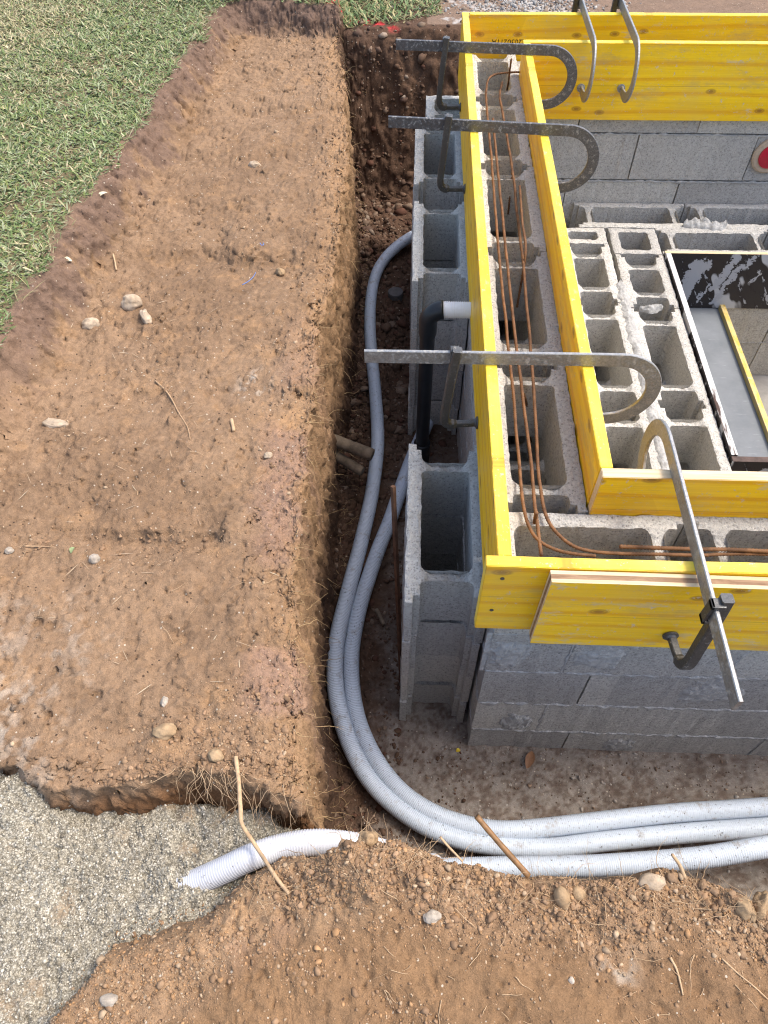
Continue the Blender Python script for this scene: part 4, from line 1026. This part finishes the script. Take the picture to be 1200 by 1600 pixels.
stone('whitish pebble on the smooth near soil at the right', 893, 1532, .006, .006, .005, STN[2], 20, 0, .2)
stone('dark clod on the bench near the trench lip', 437, 418, .018, .016, .016, STN[1], 21, 0, .2, -1.52, .4)
TW = m_plain('twig_bark', (.33, .22, .13), .85, .2, .3, 50, .2); ROOT = m_plain('root_skin', (.42, .29, .17), .8, .25, .25, 60, .2); STICK = m_plain('wet_stick', (.20, .105, .04), .5, .4, .4, 60, .3)
def stick(name, label, cat, pts, r0, r1, mat, n=8):
    P = spline(pts, .006); m = len(P) - 1
    for i in range(len(P)): P[i] += np.array([.0016 * mnoise.noise(Vector((i * .11, 2, r0 * 999))), .0016 * mnoise.noise(Vector((i * .11, 5, r0 * 999))), .001 * mnoise.noise(Vector((i * .1, 8, 0)))])
    mb = MB(); mb.tube(P, r0, n, True, lambda i: (r0 + (r1 - r0) * i / m) * (1 + .12 * mnoise.noise(Vector((i * .3, r0 * 999, 0)))))
    return tag(mb.build(name, mat, None, True), label, cat)
def on(px, py, dz=.003, z=-1.52):
    p = at(px, py, z); return (p[0], p[1], gz(p[0], p[1]) + dz)
stick('twig', 'thin curved twig lying in the middle of the bench', 'twig', [on(241, 590), on(262, 612), on(277, 640), on(293, 668), on(298, 690)], .0028, .0016, TW)
stick('twig', 'short pale wood chip standing on the bench near the trench lip', 'wood chip', [on(362, 657, .006), on(366, 676, .004)], .005, .005, ROOT)
stick('twig', 'long thin twig lying along the trough at the left', 'twig', [on(38, 854), on(75, 853), on(112, 858)], .0022, .0014, TW)
stick('twig', 'small stub of wood lying above the three stones', 'wood chip', [on(177, 398, .004), on(180, 416, .004)], .003, .003, ROOT)
stick('root', 'long pale root bridging from the bench rim across the white hose', 'root', [on(371, 1188, .004), at(372, 1220, -1.50), at(376, 1262, -1.49), at(378, 1288, -1.49), at(398, 1318, -1.525), at(424, 1360, -1.50), at(452, 1396, -1.50)], .0046, .0036, ROOT, 10)
stick('root', 'stout root stub rising from the near bank across the nearest hose', 'root', [at(1070, 1372, -1.52), at(1062, 1352, -1.50), at(1050, 1336, -1.48)], .0042, .003, ROOT)
stick('stick', 'brown wet stick leaning over the hoses, its tip in the near bank', 'stick', [at(826, 1368, -1.52), at(785, 1322, -1.49), at(744, 1276, -1.46)], .0056, .0056, STICK, 10)
stick('root', 'slender root lying on the smooth soil at the bottom right', 'root', [on(1046, 1497), on(1058, 1515), on(1063, 1540), on(1065, 1555)], .0024, .0014, ROOT)
stick('root', 'long thin root running down to the bottom right corner', 'root', [on(1125, 1498), on(1150, 1520), on(1175, 1542), on(1200, 1562)], .0018, .001, ROOT)
stick('root', 'rootlet curled above the near hose at the left of the stick', 'root', [at(688, 1308, -1.47), at(700, 1322, -1.48), at(722, 1345, -1.50)], .0024, .0018, ROOT)
stick('twig', 'wooden splinter lying on the trench floor beside the rod', 'wood chip', [at(588, 952, -2.215), at(600, 976, -2.215)], .007, .007, STUB)
def leaf(label, px, py, L, Wd, rot, colr, z=-1.52, dz=.004, cat='leaf'):
    p = at(px, py, z); zz = gz(p[0], p[1]) + dz; n = 8; V = []; F = []
    for i in range(n + 1):
        t = i / n; wd = Wd * math.sin(math.pi * (.04 + .92 * t)) ** .8
        for k in (-1, 0, 1):
            u = (t - .5) * L; v = k * wd; V.append((p[0] + u * math.cos(rot) - v * math.sin(rot), p[1] + u * math.sin(rot) + v * math.cos(rot), zz + abs(k) * wd * .5 + .004 * math.sin(t * 3)))
    for i in range(n):
        for k in range(2): q = i * 3 + k; F.append((q, q + 3, q + 4, q + 1))
    return tag(put('leaf', V, F, m_plain('leaf_skin', colr, .6, .3, .2, 120, .1), None, True), label, cat)
leaf('pale curled leaf on the clay near the lawn', 174, 347, .045, .010, .9, (.46, .42, .30))
leaf('cream leaf scrap on the bench above the three stones', 119, 443, .030, .013, .2, (.52, .50, .32))
leaf('green leaf tip lying in the trough at the left', 113, 859, .018, .006, 1.4, (.22, .26, .12))
leaf('dry brown leaf on the footing under the front wall', 828, 1186, .055, .014, 1.2, (.20, .10, .05), -2.235, .012)
leaf('tiny yellow leaf on the footing left of the wall corner', 716, 1172, .014, .006, .4, (.62, .46, .04), -2.245, .008)
BLUE = m_plain('blue_string', (.10, .22, .55), .6, .3, .2)
for lb, pts in (('frayed scrap of blue string on the upper bench, rightmost of two', [on(407, 383), on(410, 387), on(413, 385), on(411, 381)]), ('torn blue thread near the dark clod on the bench', [on(377, 436), on(386, 431), on(394, 424), on(398, 417)])):
    tag(stick('string_scrap', lb, 'string scrap', pts, .0013, .0011, BLUE, 5), lb, 'string scrap', 'blue string scraps')

# ------------------------------------------------------------------ countless small stuff: lawn, crumbs, grit, hair roots
rg = np.random.default_rng(11)
def scatter_lumps(name, label, cat, PX, PY, SZ, mat, base=None, sub=1, flat=.75, col=None, lift=.25, zfun=None):
    V0, F0 = ico(sub); n = len(PX); nv = len(V0)
    zz = (zfun or (lambda a, b: terrain(a, b)[0]))(PX, PY)
    if sub > 1:
        of = rg.uniform(0, 90, (n, 1)); d = (1 + .95 * fbm3(V0[None, :, 0] + of, V0[None, :, 1] + of * .37, V0[None, :, 2] + 0 * of, 2.3, 3, 3, .75)) * rg.uniform(.9, 1.1, (n, nv))
    else: d = 1 + rg.uniform(-.42, .34, (n, nv))
    d = d; sc = SZ[:, None] * rg.uniform(.55, 1.45, (n, 3)); sc[:, 2] *= flat
    V = V0[None] * d[..., None] * sc[:, None, :]; a = rg.uniform(0, 6.28, n); c, s = np.cos(a)[:, None], np.sin(a)[:, None]
    tilt = rg.uniform(-.6, .6, n); ct, st = np.cos(tilt)[:, None], np.sin(tilt)[:, None]
    x, y, z = V[..., 0], V[..., 1], V[..., 2]
    y, z = y * ct - z * st, y * st + z * ct
    V = np.stack([x * c - y * s + PX[:, None], x * s + y * c + PY[:, None], z + (zz + SZ * flat * lift)[:, None]], -1).reshape(-1, 3)
    F = (F0[None] + (np.arange(n) * nv)[:, None, None]).reshape(-1, 3)
    cc = None if col is None else np.repeat(col, nv, 0)
    o = put(name, V, F, mat, None, False, None, cc, (0, 0, -1.5)); return tag(o, label, cat, None, 'stuff')
VC = m_vcol('earth_crumb', .95, .15)
def sizes(n, lo, hi, k=2.2): return lo * (1 - rg.random(n) * (1 - (lo / hi) ** k)) ** (-1 / k)
def soilcol(n, palette):
    P = np.array(palette); i = rg.integers(0, len(P), n); return P[i] * rg.uniform(.78, 1.2, (n, 1))
TANS = [(.27, .172, .10), (.30, .195, .115), (.24, .152, .089), (.37, .27, .175), (.21, .132, .077)]
# bench crumbs, denser at the lip, the trough and the undercut rim
n = 42000; bx_ = rg.uniform(-1.25, -.18, n); by_ = .42 + (4.2 - .42) * rg.random(n) ** 1.7
zt, inf = terrain(bx_, by_)
dens = .05 + .50 * np.exp(-(inf['dx'] / .11) ** 2) * (by_ < 1.9) + .18 * np.exp(-(inf['dx'] / .08) ** 2) + .8 * np.exp(-((by_ - 1.03) / .045) ** 2) * (bx_ < -.45) * sm(-.1, .3, fbm(bx_, by_, 7, 77, 3)) + .65 * sm(.72, .46, by_) * sm(-.62, -.35, bx_) + .3 * sm(.15, .5, fbm(bx_, by_, 5, 79, 3))
keep = (rg.random(n) < dens) & (inf['dlawn'] > .05) & (inf['dx'] < .03) & (by_ > inf['yl'] - .01)
bx_, by_ = bx_[keep], by_[keep]; n = len(bx_)
scatter_lumps('earth_crumbs', 'loose tan crumbs scattered over the bench', 'crumbs', bx_, by_, sizes(n, .0013, .008, 3.0), VC, col=soilcol(n, TANS), lift=.05)
# near bank crumbs
n = 60000; bx_ = rg.uniform(-.62, .85, n); by_ = rg.uniform(-.02, .36, n); zt, inf = terrain(bx_, by_); dc = inf['cr'] - by_
dens = .04 + .75 * sm(.16, .03, dc) * sm(-.35, .2, fbm(bx_, by_, 11, 87, 3) + .25) + .25 * sm(.15, .5, fbm(bx_, by_, 6, 89, 3))
dens = np.where((dc < 0) & (bx_ < -.15), .45 * sm(-.11, .0, dc), dens)
keep = (rg.random(n) < dens) & (dc > np.where(bx_ < -.15, -.11, -.012)); bx_, by_ = bx_[keep], by_[keep]; n = len(bx_)
scatter_lumps('earth_crumbs', 'loose crumbs along the crest of the near soil bank', 'crumbs', bx_, by_, sizes(n, .0013, .009, 3.0), VC, col=soilcol(n, TANS + [(.34, .20, .10)]), lift=.1, zfun=lambda a, b: np.maximum(terrain(a, b)[0], np.where(a < -.15, gravel_z(a, b), -9)))
# bigger lumps of the same earth along the crest and the undercut rim
n = 620; bx_ = rg.uniform(-.3, .8, n); by_ = yc(bx_) - .002 - .085 * rg.random(n) ** 1.6
m = 260; ex_ = rg.uniform(-.66, -.22, m); ey_ = ye(ex_) + .003 + .12 * rg.random(m) ** 1.8; l_ = 240; lx_y = .45 + 3.2 * rg.random(l_) ** 1.4; lx_ = xe(lx_y) - .005 - .12 * rg.random(l_) ** 1.5
t_ = 40; tx_ = rg.uniform(-1.0, -.48, t_); ty_ = 1.02 + rg.normal(0, .022, t_)
bx_ = np.r_[bx_, ex_, lx_, tx_]; by_ = np.r_[by_, ey_, lx_y, ty_]; n = len(bx_)
scatter_lumps('earth_clods', 'lumpy clods broken loose along the edges of the dug earth', 'clods', bx_, by_, sizes(n, .0028, .0085, 2.8), VC, sub=2, col=soilcol(n, [(.26, .165, .098), (.24, .15, .088), (.29, .188, .112), (.21, .132, .078)]), lift=-.1)
# trench rubble
n = 5200; by_ = .45 + 3.75 * rg.random(n) ** 1.2; bx_ = xe(by_) + .04 + rg.random(n) ** 1.5 * .42; zt, inf = terrain(bx_, by_)
keep = ((bx_ < 0.0) | (by_ > 3.45) | ((by_ < .78) & (rg.random(n) < .3)) | ((by_ > 1.4) & (by_ < 2.1))) & (zt < -1.55) & (inf['s_near'] < .1); bx_, by_ = bx_[keep], by_[keep]; n = len(bx_)
scatter_lumps('trench_rubble', 'dark red-brown clods lying along the trench floor', 'rubble', bx_, by_, sizes(n, .005, .028, 1.9) * (.55 + .45 * sm(1.0, 2.6, by_)), VC, sub=1, col=soilcol(n, [(.10, .06, .038), (.08, .047, .031), (.12, .075, .05), (.17, .12, .085), (.09, .045, .03)]), lift=.05)
n = 900; bx_ = rg.uniform(-.12, 1.3, n); by_ = rg.uniform(.44, .79, n)
scatter_lumps('grit', 'small grit on the stained footing by the front wall', 'grit', bx_, by_, sizes(n, .0018, .007), VC, col=soilcol(n, [(.20, .14, .10), (.30, .26, .22), (.12, .08, .055), (.35, .32, .28)]))
# pale stones in the far trench face
n = 170; by_ = rg.uniform(3.5, 4.28, n); bx_ = rg.uniform(-.36, .25, n)
scatter_lumps('face_stones', 'pale stones stuck in the far face of the trench', 'stones', bx_, by_, sizes(n, .006, .030, 1.6), VC, sub=1, col=soilcol(n, [(.16, .115, .08), (.26, .20, .15), (.11, .07, .05), (.09, .055, .04)]), lift=0)
# gravel grains
n = 42000; bx_ = rg.uniform(-1.0, -.17, n); by_ = rg.uniform(-.04, .62, n); zt, inf = terrain(bx_, by_); zg = gravel_z(bx_, by_) + gl_(bx_, by_)
keep = zg > zt - .002; bx_, by_ = bx_[keep], by_[keep]; n = len(bx_)
gcol = soilcol(n, [(.33, .30, .236), (.255, .23, .177), (.41, .377, .30), (.185, .164, .125), (.50, .466, .39)])
scatter_lumps('gravel_grains', 'fine pale grains covering the gravel bed', 'gravel', bx_, by_, sizes(n, .0011, .0036, 2.6), VC, col=gcol, lift=.15, zfun=lambda a, b: gravel_z(a, b) + gl_(a, b))
# far gravel heap behind the boards
n = 2600; bx_ = rg.normal(.55, .20, n); by_ = rg.uniform(4.3, 5.2, n)
scatter_lumps('gravel_heap', 'light grey gravel spilled behind the far boards', 'gravel', bx_, by_, sizes(n, .005, .015, 2.4), VC, col=soilcol(n, [(.30, .285, .265), (.24, .225, .205), (.36, .345, .32), (.22, .17, .13)]), lift=.2)

def blades(name, label, PX, PY, ZZ, L, Wd, colr, tiltlo, tilthi, cat, bend=.5):
    n = len(PX); a = rg.uniform(0, 6.283, n); ti = rg.uniform(tiltlo, tilthi, n)
    ts = np.array([0, .35, .7, 1.0]); ws = np.array([.35, 1.0, .8, .05]); V = np.zeros((n, 4, 2, 3))
    dirx, diry = np.cos(a), np.sin(a)
    for k, (t, wk) in enumerate(zip(ts, ws)):
        el = ti * (1 - bend * t); h = L * t * np.sin(ti * (1 - .5 * bend * t)); r = L * t * np.cos(ti * (1 - .5 * bend * t))
        for j, sg in enumerate((-1, 1)):
            V[:, k, j, 0] = PX + dirx * r - diry * sg * Wd * wk; V[:, k, j, 1] = PY + diry * r + dirx * sg * Wd * wk; V[:, k, j, 2] = ZZ + h + .15 * Wd
    b = (np.arange(n) * 8)[:, None]; F = np.concatenate([b + np.array([[2 * k, 2 * k + 2, 2 * k + 3, 2 * k + 1]]) for k in range(3)], 0)
    return put(name, V.reshape(-1, 3), F, m_vcol(name + '_leaf', .55, .3), None, False, None, np.repeat(colr, 8, 0), (0, 0, -1.4)) if cat is None else tag(put(name, V.reshape(-1, 3), F, m_vcol(name + '_leaf', .55, .3), None, False, None, np.repeat(colr, 8, 0), (0, 0, -1.4)), label, cat, None, 'stuff')
def lawn(n, x0, x1, y0, y1):
    px, py = rg.uniform(x0, x1, n), rg.uniform(y0, y1, n); zt, inf = terrain(px, py)
    pat = fbm(px, py, 6, 401, 3); keep = (inf['dlawn'] < .012 + .03 * pat) & (px < .12) & (rg.random(n) < (.80 + .7 * pat) * (.72 + .28 * sm(.02, -.12, inf['dlawn'])))
    return px[keep], py[keep], zt[keep]
px, py, zt = lawn(190000, -2.7, -.85, 1.2, 5.2); n = len(px)
strawness = np.clip(sm(-1.5, -2.0, px + .2 * fbm(px, py, 3, 411, 3)) * sm(3.2, 3.9, py) + .35 * sm(.2, .5, fbm(px, py, 2.5, 413, 3)), 0, 1)
gcol = soilcol(n, [(.105, .150, .045), (.135, .185, .06), (.17, .215, .08), (.23, .265, .125), (.075, .112, .032), (.29, .315, .18), (.16, .19, .05)])
straw = soilcol(n, [(.36, .31, .17), (.44, .38, .23), (.26, .24, .12)]); pick = (rg.random(n) < .12 + .6 * strawness)[:, None]
blades('lawn', 'trampled green lawn with straw tufts at the top left', px, py, zt, rg.uniform(.010, .046, n) * rg.uniform(.6, 1.1, n), rg.uniform(.0010, .0036, n), np.where(pick, straw, gcol), .0, .75, 'grass')
px, py, zt = lawn(16000, -1.3, .2, 4.15, 5.2); n = len(px)
blades('lawn', 'ragged strip of grass above the far end of the bench', px, py, zt, rg.uniform(.02, .055, n), rg.uniform(.002, .0045, n), np.where((rg.random(n) < .35)[:, None], soilcol(n, [(.30, .26, .12)]), soilcol(n, [(.10, .155, .05), (.14, .20, .075)])), .1, 1.0, 'grass')
n = 26000; px, py = rg.uniform(-2.7, .1, n), rg.uniform(1.2, 5.2, n); zt, inf = terrain(px, py)
keep = (inf['dlawn'] < .02) & (rg.random(n) < .25 + .75 * np.maximum(sm(-.05, .01, inf['dlawn']), sm(-1.4, -2.0, px))); px, py, zt = px[keep], py[keep], zt[keep]; n = len(px)
blades('lawn', 'taller grass blades along the torn edge of the lawn', px, py, zt, rg.uniform(.03, .075, n), rg.uniform(.0006, .0016, n), np.where((rg.random(n) < .3)[:, None], soilcol(n, [(.34, .29, .15), (.28, .24, .11)]), soilcol(n, [(.11, .15, .045), (.16, .20, .07), (.20, .235, .09)])), .15, 1.2, 'grass', .9)
# a few blown leaves and straws on the bench
n = 170; px, py = rg.uniform(-1.1, -.3, n), rg.uniform(.6, 4.1, n); zt, inf = terrain(px, py)
blades('litter', 'bits of straw and dry leaf strewn on the bench', px, py, zt + .003, rg.uniform(.01, .05, n), rg.uniform(.0005, .0013, n), soilcol(n, [(.33, .24, .15), (.26, .17, .10), (.38, .30, .20)]), 0, .12, 'litter', 1.0)

def hair(name, label, starts, mat, cat='roots'):
    V = []; F = []
    for (p, d, L, r, sd) in starts:
        m = 9; P = np.array(p, float); d = np.array(d, float); d /= np.linalg.norm(d); b = len(V); st = L / m
        for i in range(m + 1):
            t = np.cross(d, (0.3, .2, 1)); t /= np.linalg.norm(t) + 1e-9; q = np.cross(d, t); rr = r * (1 - .75 * i / m)
            for a in (0, 2.09, 4.19): V.append(P + rr * (math.cos(a) * t + math.sin(a) * q))
            P = P + d * st
            d = d + .8 * np.array([mnoise.noise(Vector((i * .6, sd, 1))), mnoise.noise(Vector((i * .6, sd, 4))), mnoise.noise(Vector((i * .6, sd, 8))) - .12]); d /= np.linalg.norm(d)
        for i in range(m):
            for k in range(3): a0 = b + i * 3 + k; a1 = b + i * 3 + (k + 1) % 3; F.append((a0, a1, a1 + 3, a0 + 3))
    return tag(put(name, V, np.array(F), mat, None, True, None, None, (0, 0, -1.5)), label, cat, None, 'stuff')
HR = m_plain('hair_root', (.36, .25, .13), .85, .2, .35, 12, 0)
R2 = random.Random(8); st = []
for _ in range(820):                                   # out of the trench side
    y = .42 + 3.7 * R2.random() ** 1.5; x = float(xe(np.array([y]))[0]) + R2.uniform(-.02, .075); z = gz(x, y)
    st.append(((x, y, z - .002), (R2.uniform(.1, 1), R2.uniform(-.8, .6), R2.uniform(-.8, .6)), R2.uniform(.02, .095), R2.uniform(.0004, .0012), R2.random() * 99))
hair('fine_roots', 'fine pale roots hanging from the torn side of the trench', st, HR)
st = []
for _ in range(210):                                   # under the bench end
    x = -.46 + .26 * R2.random() ** .8; y = float(ye(np.array([x]))[0]) - R2.uniform(-.02, .05); z = gz(x, y)
    st.append(((x, y, z), (R2.uniform(-.6, .8), R2.uniform(-1, -.2), R2.uniform(-.7, .5)), R2.uniform(.03, .11), R2.uniform(.0004, .0013), R2.random() * 99))
hair('fine_roots', 'tangle of pale roots at the undercut end of the bench by the white hose', st, ROOT)
st = []
for _ in range(240):                                   # along the near crest
    x = R2.uniform(-.3, .75); y = float(yc(np.array([x]))[0]) - R2.uniform(-.01, .05); z = gz(x, y)
    st.append(((x, y, z), (R2.uniform(-.8, .8), R2.uniform(-.5, 1), R2.uniform(0, .8)), R2.uniform(.02, .09), R2.uniform(.0004, .0011), R2.random() * 99))
hair('fine_roots', 'thin roots poking from the crest of the near soil bank', st, ROOT)
st = []
for _ in range(120):                                   # lying on the earth
    x = R2.uniform(-1.05, -.3) if R2.random() < .6 else R2.uniform(-.1, .7); y = R2.uniform(.6, 3.0) if x < -.25 else R2.uniform(.05, .27); z = gz(x, y)
    st.append(((x, y, z + .003), (R2.uniform(-1, 1), R2.uniform(-1, 1), .0), R2.uniform(.03, .12), R2.uniform(.0005, .0011), R2.random() * 99))
hair('fine_roots', 'thin roots lying flat on the dug earth', st, ROOT)
